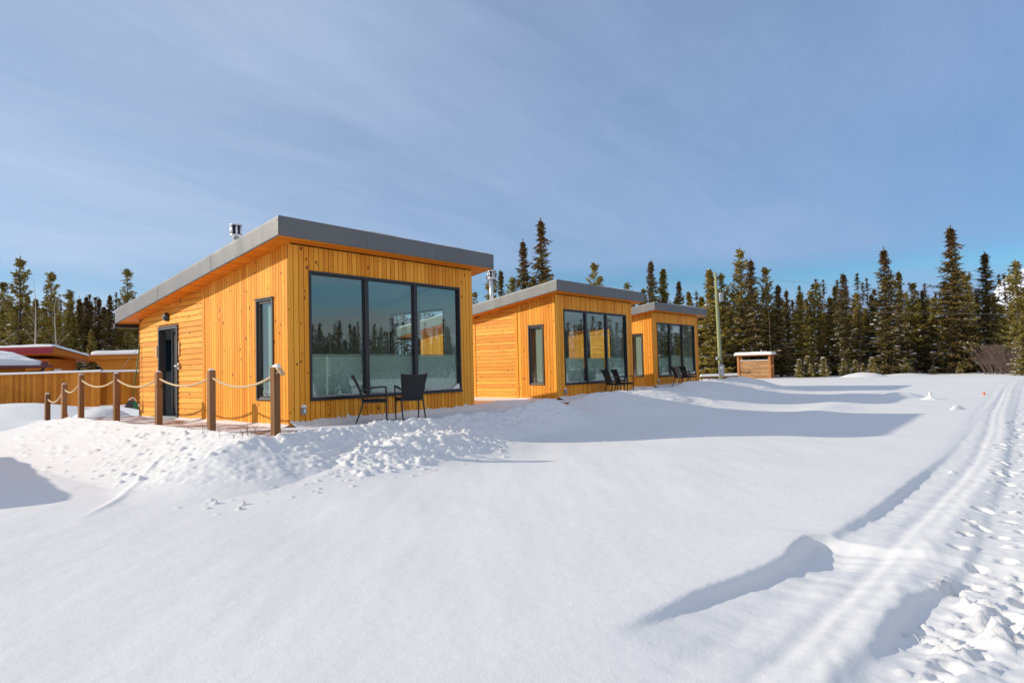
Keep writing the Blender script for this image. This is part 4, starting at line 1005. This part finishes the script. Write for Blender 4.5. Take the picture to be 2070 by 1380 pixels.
p = at(1745, 760, 50); heightpatch('snow_drift', p[0], p[1], 2.0, 1.2, .36, 'big snow drift with a sprig on it at the foot of the forest', 'snow drift', -.7, 9)
p = at(1830, 760, 51); heightpatch('snow_drift', p[0], p[1], 2.6, 1.0, .2, 'low long snow drift right of the one with a sprig', 'snow drift', -.7, 19)
p = at(205, 842, 19.5); heightpatch('snow_heap', p[0], p[1], 1.0, .6, .42, 'smooth snow heap behind the rope barrier, left of the broom', 'snow heap', -.7, 12)
p = at(60, 830, 25); heightpatch('snow_drift', p[0]-.5, p[1], 4.2, 1.8, .55, 'long snow bank along the foot of the left fence', 'snow drift', -.9, 14)

# dead stalks in the shovelled snow
rg2 = random.Random(5); mb = MB()
for (px, py) in [(500, 880), (497, 876), (505, 884), (518, 872), (492, 884), (470, 885), (444, 880), (410, 876), (486, 872), (512, 880)]:
    d = _fw + _r*(px-1035)/1290.29 - _u*(py-690)/1290.29; best = None
    for t_ in np.arange(6, 13, .02):
        q_ = CAM+d*t_
        if q_[2] < gz(q_[0], q_[1]): best = q_; break
    if best is None: continue
    for k in range(2):
        h = rg2.uniform(.08, .2); lx, ly = rg2.uniform(-.08, .08), rg2.uniform(-.08, .08)
        b0 = Vector(best)-Vector((0, 0, .02)); mb.tube([b0, b0+Vector((lx*.4, ly*.4, h*.5)), b0+Vector((lx, ly, h))], [.004, .003, .0015], 0, 4)
        mb.tube([b0+Vector((lx*.4, ly*.4, h*.5)), b0+Vector((-lx*.5, ly+.02, h*.85))], [.003, .0015], 0, 4)
tag(mb.build('dead_stalks', M_['grass']), kind='stuff')

# ---------------------------------------------------------------- slatted shelter, pole, rails
p0, p1 = at(1494, 766, 54.2), at(1557, 763, 52.8); p0[2] = -.75
o_ = Vector((p0[0], p0[1], 0)); ex = Vector((p1[0]-p0[0], p1[1]-p0[1], 0)); Wh = ex.length; ex.normalize(); ey = Vector((-ex.y, ex.x, 0))
hut = empty('slatted_shelter', (o_.x, o_.y, -.5), math.atan2(ex.y, ex.x), label='small cedar slatted screen shelter with snow on its roof at the forest edge', cat='shelter')
HT = 1.95
for (x, y) in ((0, 0), (Wh, 0), (0, 1.1), (Wh, 1.1)):
    mb = MB(); mb.box((x-.09, y-.09, -.2), (x+.09, y+.09, HT)); mb.build('post', M_['palepost'], hut)
mb = MB(); k = 0
while .05+k*.155 < 1.55: mb.box((.10, -.03, .02+k*.155), (Wh-.10, .0, 0.02+k*.155+.112)); k += 1
mb.build('slat_screen', M_['pale'], hut)
mb = MB(); mb.box((.08, 1.05, .02), (Wh-.08, 1.09, 1.5)); mb.build('slat_screen', M_['pale'], hut)
mb = MB(); mb.box((-.25, -.3, HT), (Wh+.25, 1.4, HT+.08)); hr_ = mb.build('roof', M_['palepost'], hut)
mb = MB()
a = np.linspace(-.3, Wh+.3, 40); b = np.linspace(-.34, 1.42, 20); A, B = np.meshgrid(a, b); ed = np.minimum(np.minimum(A-a[0], a[-1]-A), np.minimum(B-b[0], b[-1]-B))
o = gridmesh('roof_snow', A, B, HT+.08+.24*np.clip(ed/.14, 0, 1)**.4*(1+.15*fbm(A, B, 2)), M_['snow']); o.parent = hr_
mb = MB(); mb.box((.1, -.035, 1.555), (Wh-.1, .005, 1.60)); mb.build('snow_cap', M_['snow'], hut)

pp = at(1457, 765, 50); pt = at(1446, 551, 50)
pole = empty('utility_pole', (pp[0], pp[1], -.6), label='greenish treated wood utility pole with grey transformer box, between cabin and shelter', cat='utility pole')
lean = Vector((pt[0]-pp[0], pt[1]-pp[1], 0)); hp = pt[2]+.6
P_ = lambda f: Vector((lean.x*f, lean.y*f, hp*f))
mb = MB(); mb.tube([P_(0), P_(.35), P_(.7), P_(1)], [.135, .125, .115, .10], 0, 12); mb.build('pole_shaft', M_['pole'], pole)
cr = Vector((_rt[0], _rt[1], 0))
mb = MB(); c = P_(.775)+cr*.33; mb.lathe([(.19, -.35), (.20, -.34), (.20, .30), (.17, .36)], (c.x, c.y, c.z), n=16); mb.tube([c+Vector((0,0,.35)), c+Vector((0,0,.62))], .03, 0, 6); mb.box((c.x-.3, c.y-.03, c.z+.1), (c.x-.1, c.y+.03, c.z+.16)); mb.build('transformer', M_['grey'], pole)
mb = MB(); mb.tube([P_(.10)+cr*.165, P_(.5)+cr*.15, P_(.66)+cr*.14], .025, 0, 6); mb.build('conduit', M_['grey'], pole)
mb = MB(); c = P_(.105); cb = -Vector((_fw[0], _fw[1], 0)).normalized()
Mx = Matrix.Translation(c+cb*.20) @ Matrix.Rotation(math.atan2(cr.y, cr.x), 4, 'Z')
mb.box((-.18, -.08, -.36), (.22, .06, .50), 0, M=Mx); mb.build('meter_box', M_['grey'], pole)
mb = MB(); mb.tube([c+cb*.29+Vector((0,0,.25)), c+cb*.40+Vector((0,0,.25))], .10, 0, 14); mb.build('meter', M_['lampglass'], pole)
mb = MB(); mb.box((-.14, -.1, -.02), (-.06, -.081, .05), 0, M=Mx @ Matrix.Translation((0, 0, .38))); mb.build('warning_sticker', M_['red'], pole)
mb = MB(); c2 = P_(.22)-cr*.2; mb.box((c2.x-.09, c2.y-.07, c2.z-.1), (c2.x+.09, c2.y+.07, c2.z+.12)); mb.build('junction_box', M_['grey'], pole)
mb = MB(); mb.tube([P_(.22)-cr*.15, P_(.19)+cb*.16, P_(.15)+cr*.12+cb*.1], .03, 0, 6); mb.build('cable', M_['black'], pole)
pole2 = copy_tree(pole); e2 = at(2330, 740, 47); pole2.location = (e2[0], e2[1], -.6); tag(pole2, 'second utility pole farther along the wires, past the right edge', 'utility pole')
def wire(a, b, sagv, label):
    a, b = Vector(a), Vector(b); pts = []
    for k in range(31): f = k/30; p = a.lerp(b, f); p.z -= sagv*4*f*(1-f); pts.append(p)
    mb = MB(); mb.tube(pts, .007, 0, 5); tag(mb.build('overhead_wire', M_['wire']), label, 'wire', 'overhead wires')
top1 = Vector((pp[0], pp[1], -.6))+P_(.70); e_ = Vector((e2[0], e2[1], -.6))
wire(top1, e_+P_(.52), .35, 'lower overhead wire crossing in front of the forest tops')
wire(Vector((pp[0], pp[1], -.6))+P_(.985), e_+P_(.62), .35, 'upper overhead wire starting at the very top of the pole')
wl_ = at(1180, 640, 75); wire(top1, (wl_[0], wl_[1], 6.0), .3, 'overhead wire running left from the pole behind the farthest cabin')
# low snowy logs at the pole foot
for k, px in enumerate((1398, 1426, 1442, 1470, 1481)):
    q_ = at(px, 762, 52+.3*k); z_ = -.42
    o = empty('log_bench', (q_[0], q_[1], z_), math.atan2(_rt[1], _rt[0]), label=['low snowy bench left end of the row, by the farthest cabin', 'second low snowy bench from the left in the row', 'low snowy bench just left of the pole foot', 'low snowy bench just right of the pole foot', 'low snowy bench at the right end of the row'][k], cat='bench', group='row of low snow covered benches by the pole')
    mb = MB(); mb.box((-.42, -.12, .16), (.42, .12, .26)); mb.build('seat', M_['post'], o)
    for x in (-.34, .34): mb = MB(); mb.box((x-.05, -.1, -.1), (x+.05, .1, .16)); mb.build('leg', M_['post'], o)
    mb = MB(); mb.hexa([(-.44,-.14,.262),(.44,-.14,.262),(.44,.14,.262),(-.44,.14,.262),(-.36,-.09,.44),(.36,-.09,.46),(.36,.09,.46),(-.36,.09,.44)]); mb.build('snow_cap', M_['snow'], o)

# ---------------------------------------------------------------- trees
def crown_mesh(name, seed, style, Hh):
    rs_ = np.random.RandomState(seed); V = []; F = []; MI = []; RN = []
    def quad(c, a, b, mi, rn):
        n = len(V); V.extend([c-a-b, c+a-b*.6, c+a*1.05+b*.6, c-a+b]); F.append((n, n+1, n+2, n+3)); MI.append(mi); RN.append(rn)
    if style == 'spruce': z0, step, nb = .05*Hh, .24, 7; Rm = .115*Hh
    elif style == 'dense': z0, step, nb = .02*Hh, .22, 9; Rm = .14*Hh
    elif style == 'pine': z0, step, nb = .22*Hh, .34, 5; Rm = .12*Hh
    elif style == 'narrow': z0, step, nb = .04*Hh, .24, 7; Rm = .085*Hh
    else: z0, step, nb = .08*Hh, .14, 6; Rm = .24*Hh
    z = z0
    while z < Hh*0.985:
        f = z/Hh
        if style in ('spruce', 'narrow'): prof = (1-f)**.75*(0.55+.45*min(1, f/.12+.4)) + .03
        elif style == 'dense': prof = (1-f)**.8 + .04
        elif style == 'pine': prof = (1-f)**.5*(.55+.45*math.sin(min(1, f*1.6)*math.pi*.5)) + .04
        else: prof = (1-f)**.9 + .05
        gap = rs_.rand() < (.10 if style != 'pine' else .2)
        for k in range(nb if not gap else nb//2):
            az = rs_.rand()*2*math.pi; Ln = Rm*prof*rs_.uniform(.5, 1.25)*(1.0 if rs_.rand() > .08 else 1.4)
            Ln = max(Ln, .10)
            el = (R(-18)+R(55)*f*f) if style in ('spruce', 'narrow', 'dense') else (R(5)+R(45)*f)
            el += rs_.normal()*R(9); d = np.array([math.cos(az), math.sin(az), 0.]); up = np.array([0, 0, 1.])
            side = np.cross(d, up); ns = max(2, int(Ln/.15)); bz = z+rs_.uniform(-.1, .1)
            rb = rs_.rand()
            for s_ in range(ns):
                t = (s_+.6)/ns
                if style == 'pine' and t < .35 and rs_.rand() < .6: continue
                curve = .28 if style != 'pine' else .5
                p = d*(Ln*t*math.cos(el)) + up*(bz + Ln*t*math.sin(el) + curve*Ln*t*t*.5)
                wd = (1-.55*t)*Ln*.38+.06
                for q in range(3 if style != 'pine' else 5):
                    c = p + side*rs_.uniform(-1, 1)*wd*.8 + up*rs_.uniform(-.09, .06) + d*rs_.uniform(-.07, .07)
                    dirv = d*rs_.uniform(.3, 1.0)+side*rs_.uniform(-.9, .9)+up*rs_.uniform(-.55, .35 if style != 'pine' else .9)
                    dirv /= np.linalg.norm(dirv); nr = np.cross(dirv, rs_.normal(size=3)); nr /= np.linalg.norm(nr)+1e-6
                    l = rs_.uniform(.09, .17); w = rs_.uniform(.028, .06)
                    brown = style == 'spruce' and f > .78 and rs_.rand() < .45
                    quad(c, dirv*l, nr*w, 2 if brown else 0, rs_.rand()*.5+rb*.5)
                if rs_.rand() < ((.20 if f < .5 else .07 if f < .75 else .006) if style != 'young' else .55):
                    c = p+up*.11+d*.03; a = d*rs_.uniform(.04, .13); b = side*rs_.uniform(.02, .06)+up*rs_.uniform(.025, .065); quad(c, a, b, 1, 0)
        z += step*rs_.uniform(.7, 1.2)*(1 if f < .9 else .6)
    for k in range(8): # leader
        c = np.array([0, 0, Hh*(.955+.008*k)]); dv = rs_.normal(size=3)*.4+np.array([0, 0, 1.]); dv /= np.linalg.norm(dv); nr = np.cross(dv, rs_.normal(size=3)); nr /= np.linalg.norm(nr); quad(c, dv*.10, nr*.035, 0, .5)
    me = bpy.data.meshes.new(name); me.from_pydata([tuple(v) for v in V], [], F)
    for m in (M_['pine' if style in ('pine', 'young', 'dense') else 'spruce'], M_['snow'], M_['brownn']): me.materials.append(m)
    me.polygons.foreach_set('material_index', MI); a = me.attributes.new('rnd', 'FLOAT', 'FACE'); a.data.foreach_set('value', RN); me.update()
    return me
def trunk_mesh(Hh, seed):
    mb = MB(); rs_ = random.Random(seed); pts = []; rr_ = []
    for k in range(9):
        f = k/8; pts.append((rs_.uniform(-.04, .04)*f, rs_.uniform(-.04, .04)*f, -.3+(Hh*.985+.3)*f)); rr_.append(max(.012, .0125*Hh*(1-f)**.85))
    mb.tube(pts, rr_, 0, 7)
    for k in range(26):
        z = Hh*rs_.uniform(.06, .6); a = rs_.random()*6.28; l = rs_.uniform(.3, .8)*(1-z/Hh); mb.tube([(0, 0, z), (l*math.cos(a), l*math.sin(a), z-.12*l)], [.018, .006], 0, 4, cap=False)
    o = mb.build('trunk', M_['bark']); me = o.data; bpy.data.objects.remove(o); return me
PROT = {}
STY = {'spruce': 3, 'narrow': 3, 'dense': 3, 'pine': 4, 'young': 2}
BH = {'spruce': 12.0, 'narrow': 11.0, 'dense': 10.0, 'pine': 11.0, 'young': 2.4}
for s_, n in STY.items():
    PROT[s_] = [(crown_mesh('crown', 100*len(s_)+7*i+ord(s_[0]), s_, BH[s_]), trunk_mesh(BH[s_], i+3)) for i in range(n)]
NM = {'spruce': 'spruce_tree', 'narrow': 'spruce_tree', 'dense': 'fir_tree', 'pine': 'pine_tree', 'young': 'young_conifer'}
tr_rng = random.Random(77)
def tree(x, y, h, style, label, group, widen=1.0, zb=None):
    cm, tm = PROT[style][tr_rng.randrange(len(PROT[style]))]; k = h/BH[style]
    r_ = empty(NM[style], (x, y, (gz(x, y) if zb is None else zb)-.05), tr_rng.uniform(0, 6.28)); tag(r_, label, 'tree', group)
    r_.scale = (k*widen, k*widen, k)
    for nm, me in (('crown', cm), ('trunk', tm)):
        o = bpy.data.objects.new(nm, me); COL.objects.link(o); o.parent = r_
    return r_
def tree_px(px, py, d, style, label, group, widen=1.0):
    p = at(px, py, d); z = gz(p[0], p[1]); tree(p[0], p[1], p[2]-z+.05, style, label, group, widen)
GR = 'tall conifers along the right-hand forest edge'; GM = 'conifer tops rising behind the cabins'; GL = 'conifers behind the left houses'
RIGHT = [(1418, 600, 60, 'dense', 'bushy conifer right beside the farthest cabin, left of the pole'), (1434, 546, 57, 'dense', 'olive conifer just left of the utility pole'), (1458, 556, 57, 'pine', 'olive pine directly behind the utility pole'),
 (1495, 504, 57, 'pine', 'tall open pine rising above the slatted shelter'), (1517, 526, 56, 'spruce', 'tall spruce behind the slatted shelter, right of the open pine'), (1546, 543, 57, 'pine', 'broad pine at the right end of the slatted shelter roof'),
 (1572, 575, 56, 'spruce', 'dark spruce just right of the slatted shelter'), (1589, 587, 59, 'narrow', 'slim spruce second right of the slatted shelter'), (1616, 595, 56, 'dense', 'dark bushy spruce third right of the slatted shelter'),
 (1637, 588, 58, 'pine', 'pine with clustered top left of the forked pine'), (1651, 573, 57, 'pine', 'pine with upswept forked top in the left third of the right forest'), (1677, 600, 57, 'dense', 'rounded conifer left of the pointed dense spruce'),
 (1687, 579, 60, 'narrow', 'slim conifer peeking behind the pointed dense spruce'), (1704, 553, 55, 'spruce', 'pointed dense spruce midway between shelter and first spire'), (1731, 594, 59, 'pine', 'thin pine right of the pointed dense spruce'),
 (1761, 595, 57, 'spruce', 'reddish topped spruce left of the first tall spire'), (1786, 503, 54, 'spruce', 'tall brown topped spruce spire, leftmost of the three tallest on the right'), (1816, 550, 57, 'narrow', 'narrow pine top just right of the leftmost spire'),
 (1830, 591, 59, 'pine', 'small pine top between the first spire and the flat topped pine'), (1844, 574, 57, 'pine', 'pine with bent flat top between the first two spires'), (1864, 586, 57, 'narrow', 'slim pale pine midway between the first two spires'),
 (1888, 612, 58, 'dense', 'low olive conifer left of the tallest spire'), (1907, 582, 56, 'pine', 'olive pine hugging the tallest spire on its left'), (1921, 460, 54, 'spruce', 'tallest spruce spire of the right forest'),
 (1938, 583, 55, 'dense', 'bright olive conifer hugging the tallest spire on its right'), (1951, 558, 59, 'pine', 'sparse pine top right of the tallest spire'), (1962, 592, 57, 'pine', 'round topped pine left of the rightmost spire'),
 (1990, 512, 54, 'spruce', 'brown topped spruce spire, rightmost of the three tallest'), (2008, 592, 60, 'narrow', 'slim snowy conifer before the mountain'), (2026, 618, 57, 'dense', 'low conifer left of the broad pine at the right edge'),
 (2052, 528, 50, 'pine', 'broad open pine at the right edge of the photo'), (2066, 640, 44, 'dense', 'olive bushy pine just above the bare bush'), (2095, 575, 56, 'spruce', 'spruce just outside the right edge')]
for a in RIGHT: tree_px(a[0], a[1], a[2], a[3], a[4], GR, 1.45 if a[3] in ('spruce', 'dense') else 1.3)
MID = [(960, 592, 60, 'pine', 'small conifer top between the nearest cabin wall and the metal flue'), (995, 545, 62, 'pine', 'conifer directly behind the flue of the middle cabin'), (1012, 548, 66, 'narrow', 'slim conifer just right of the middle cabin flue'),
 (1035, 560, 60, 'pine', 'low pine left of the tall twin conifers'), (1057, 486, 58, 'spruce', 'left and lower of the tall twin conifers behind the middle cabin'), (1093, 445, 58, 'spruce', 'right and tallest of the twin conifers behind the middle cabin'), (1078, 560, 62, 'dense', 'low bushy conifer between the tall twins'),
 (1200, 534, 62, 'pine', 'lone pine top above the middle cabin roof'), (1212, 560, 63, 'pine', 'small pine top touching the lone pine on its right'), (1268, 572, 64, 'pine', 'tiny pine tip above the right end of the middle roof'),
 (1315, 527, 58, 'spruce', 'tall conifer at the right end of the middle cabin roof'), (1340, 545, 59, 'dense', 'conifer second right of the middle cabin roof'), (1372, 568, 58, 'spruce', 'conifer above the farthest cabin roof'), (1300, 585, 62, 'dense', 'low conifer left of the tall one behind the farthest cabin'), (1392, 590, 62, 'dense', 'low conifer behind the right end of the farthest cabin')]
for a in MID: tree_px(a[0], a[1], a[2], a[3], a[4], GM, 1.2)
LEFT = [(-18, 560, 52, 'pine', 'pine just outside the left edge'), (6, 573, 54, 'pine', 'pine top at the very left edge of the photo'), (41, 522, 50, 'pine', 'tallest open pine on the left, above the snowy low roof'), (72, 606, 55, 'dense', 'dark bushy conifer between the two tall left pines'),
 (103, 553, 51, 'pine', 'second tallest pine on the left, above the red fascia end'), (140, 590, 54, 'pine', 'pine top above the end of the sloping snowy roof'), (160, 601, 56, 'narrow', 'slim conifer third from the cabin eave'), (175, 598, 54, 'spruce', 'pointed spruce above the gap between the left houses'),
 (200, 603, 55, 'spruce', 'snow flecked spruce just left of the cabin eave tip'), (222, 597, 53, 'spruce', 'dark pointed spruce meeting the cabin eave tip'), (258, 546, 54, 'pine', 'open pine rising over the sloping cabin roof edge'), (185, 668, 46, 'dense', 'snow flecked conifer between the two left houses'), (20, 610, 56, 'dense', 'dark conifer low behind the leftmost pine'), (245, 625, 54, 'dense', 'dark conifer under the cabin eave'), (120, 640, 56, 'dense', 'dark conifer behind the leafless aspens'), (272, 600, 60, 'dense', 'dark conifer behind the cabin corner'), (55, 600, 57, 'dense', 'shaded conifer right of the tallest left pine'), (148, 640, 52, 'dense', 'bushy conifer above the sloping snowy roof')]
for a in LEFT: tree_px(a[0], a[1], a[2], a[3], a[4], GL, 1.25)
# deeper rows
def row(px0, px1, n, d0, d1, py0, py1, label, group, styles=('dense', 'spruce', 'pine', 'narrow')):
    for k in range(n):
        px = px0+(px1-px0)*(k+tr_rng.uniform(.1, .9))/n
        if styles == ('young',) and px < 1590: px += 175
        tree_px(px, tr_rng.uniform(py0, py1), tr_rng.uniform(d0, d1), tr_rng.choice(styles), label, group, 1.6)
row(1405, 2110, 46, 60, 66, 600, 655, 'unremarkable conifer filling the second row of the right-hand forest', 'second row conifers of the right forest')
row(1400, 2120, 36, 68, 78, 612, 650, 'indistinct conifer deep inside the right-hand forest', 'deep conifers of the right forest', ('dense', 'spruce'))
row(-40, 290, 16, 58, 66, 610, 650, 'unremarkable conifer filling the rows behind the left houses', 'second row conifers on the left')
row(930, 1400, 22, 64, 74, 600, 660, 'low conifer mostly hidden behind the cabins', 'hidden conifers behind the cabins')
row(1420, 2060, 20, 52, 54, 722, 744, 'knee-high young conifer dusted with snow at the right forest edge', 'young conifers at the forest edge', ('young',))
# far-off woods: behind the right forest, behind the left houses and across the field (mirrored in the windows)
def far_wood(name, spots, seed):
    rs_ = np.random.RandomState(seed); n = len(spots); V = []; q = 260
    for (x, y, h, w) in spots:
        z0 = -.6; t = rs_.rand(q)**.8; a = rs_.rand(q)*2*np.pi; rad = w*(1-t)**.75*rs_.uniform(.25, 1.1, q)+.05
        c = np.stack([x+rad*np.cos(a), y+rad*np.sin(a), z0+h*(.03+.97*t)], -1)
        d = np.stack([np.cos(a), np.sin(a), rs_.uniform(-.6, .3, q)], -1)*rs_.uniform(.16, .36, q)[:, None]
        s_ = np.stack([-np.sin(a), np.cos(a), rs_.uniform(-.6, .6, q)], -1)*rs_.uniform(.06, .16, q)[:, None]
        V.append(np.stack([c-d-s_, c+d-s_*.4, c+d+s_*.4, c-d+s_], 1).reshape(-1, 3))
        k = 1; V.append(np.array([[x-.12, y, z0], [x+.12, y, z0], [x+.02, y, z0+h], [x-.02, y, z0+h]]))
    V = np.concatenate(V); F = np.arange(len(V)).reshape(-1, 4)
    me = bpy.data.meshes.new(name); me.from_pydata(V.tolist(), [], F.tolist()); me.materials.append(M_['spruce']); me.materials.append(M_['snow'])
    mi = (rs_.rand(len(F)) < .05).astype(np.int32); me.polygons.foreach_set('material_index', mi)
    a = me.attributes.new('rnd', 'FLOAT', 'FACE'); a.data.foreach_set('value', rs_.rand(len(F)).astype(np.float32)); me.update()
    o = bpy.data.objects.new(name, me); COL.objects.link(o); tag(o, kind='stuff'); return o
def arc(n, a0, a1, d0, d1, h0, h1):
    L_ = []
    for k in range(n):
        a = R(a0+(a1-a0)*(k+tr_rng.random())/n); d = tr_rng.uniform(d0, d1); L_.append((CAM[0]+math.sin(a)*d, CAM[1]+math.cos(a)*d, tr_rng.uniform(h0, h1), tr_rng.uniform(.9, 1.5)))
    return L_
far_wood('far_forest', arc(330, -8, 93, 84, 112, 8.5, 12.5), 5)
far_wood('forest_across_field', arc(430, 92, 165, 92, 118, 6.5, 10.5), 6)

# bare aspens and bush
def bare(name, base, h, r0, seed, mat, label, cat, nb=16, spread=.35, group=None, stems=1, top=0.8):
    rs_ = random.Random(seed); root = empty(name, base, label=label, cat=cat, group=group); tm = MB(); cm = MB()
    for s_ in range(stems):
        lx, ly = (rs_.uniform(-.06, .06)*h, rs_.uniform(-.06, .06)*h) if stems == 1 else (rs_.uniform(-spread, spread)*h, rs_.uniform(-spread, spread)*h)
        bx_, by_ = (0, 0) if stems == 1 else (lx*.8, ly*.8)
        pts = [Vector((bx_+lx*(f**1.3)+rs_.uniform(-.02, .02)*h*f, by_+ly*(f**1.3)+rs_.uniform(-.02, .02)*h*f, h*f*rs_.uniform(.97, 1.0))) for f in [i/7 for i in range(8)]]
        tm.tube(pts, [max(.005, r0*(1-i/7)**.9) for i in range(8)], 0, 6)
        for k in range(nb):
            f = rs_.uniform(.22, .97); i = int(f*7); p = pts[i].lerp(pts[min(7, i+1)], f*7-i); a = rs_.random()*6.28
            l = h*(1-f*.75)*rs_.uniform(.10, .28)*(spread/.35); e = rs_.uniform(.5, 1.3)
            d = Vector((math.cos(a), math.sin(a), e)).normalized(); m = p+d*l*.5+Vector((0,0,.03*l)); q_ = p+d*l+Vector((rs_.uniform(-.1,.1)*l, rs_.uniform(-.1,.1)*l, .15*l))
            w = max(.004, r0*.28*(1-f)); cm.tube([p, m, q_], [w, w*.7, .003], 0, 4, cap=False)
            for z in range(3):
                b = m.lerp(q_, rs_.random()); dd = (d+Vector((rs_.uniform(-.8,.8), rs_.uniform(-.8,.8), rs_.uniform(-.1,.6)))).normalized(); cm.tube([b, b+dd*l*rs_.uniform(.25, .5)], [max(.003, w*.5), .002], 0, 3, cap=False)
    tm.build('trunk' if stems == 1 else 'stems', M_[mat], root); cm.build('branches', M_[mat], root); return root
for (px, py, d, s_, lb, h2) in ((76, 552, 44, 3, 'thin leafless aspen, left one of the pair above the house roofs', 0), (121, 585, 45, 8, 'thin leafless aspen, right one of the pair above the house roofs', 0), (-6, 525, 42, 12, 'bare aspen whose twigs reach in at the left edge', 0)):
    p = at(px, py, d); bare('aspen_tree', (p[0], p[1], -.5), p[2]+.5, .085, s_, 'aspen', lb, 'tree', 20, .30, 'leafless aspens behind the left houses')
for (px, d, s_, lb) in ((2030, 49, 21, 'brown leafless bush at the forest edge, left of the two at the right edge'), (2062, 48, 22, 'brown leafless bush cut by the right edge of the photo')):
    p = at(px, 753, d); bare('bare_bush', (p[0], p[1], -.5), 2.3, .022, s_, 'twig', lb, 'bush', 8, .62, 'leafless bushes', 60)
p = at(1758, 762, 49); bare('sprig', (p[0], p[1], -.1), .75, .02, 31, 'bark', 'little sprig sticking out of the big snow drift', 'plant', 10, .5)
p = at(1731, 556, 57); bare('dead_tree', (p[0]+.2, p[1], -.5), at(1743, 580, 57)[2]+.5, .07, 41, 'twig', 'leafless dead conifer stem above the middle of the right forest', 'tree', 40, .12)
p = at(1554, 556, 55); bare('dead_tree', (p[0], p[1], -.5), p[2]+.5, .04, 43, 'twig', 'thin dead trunk rising at the right end of the shelter', 'tree', 14, .10)

# ---------------------------------------------------------------- mountains
def mountains():
    naz, nr = 260, 26; az = np.linspace(R(60), R(165), naz); rr_ = np.linspace(0, 1, nr); A, Q = np.meshgrid(az, rr_)
    deg = np.degrees(A)
    crest = np.interp(deg, [60, 80, 86.6, 88.6, 90.5, 94, 100, 110, 120, 128, 136, 145, 165], [70, 90, 200, 400, 450, 400, 260, 260, 220, 270, 240, 200, 120])
    crest = crest*(1+.12*fbm(deg*.35, deg*0, 4, .6))
    Rr = 2600+Q*1700; prof = np.sin(np.clip(Q, 0, 1)*math.pi*.5)**.8
    Z = -20+crest*(4300-0)/3600*prof*(.85+.30*fbm(deg*.5, Q*4, 5, .6)) 
    return gridmesh('mountains', CAM[0]+np.sin(A)*Rr, CAM[1]+np.cos(A)*Rr, Z, M_['mountain'])
tag(mountains(), kind='structure')
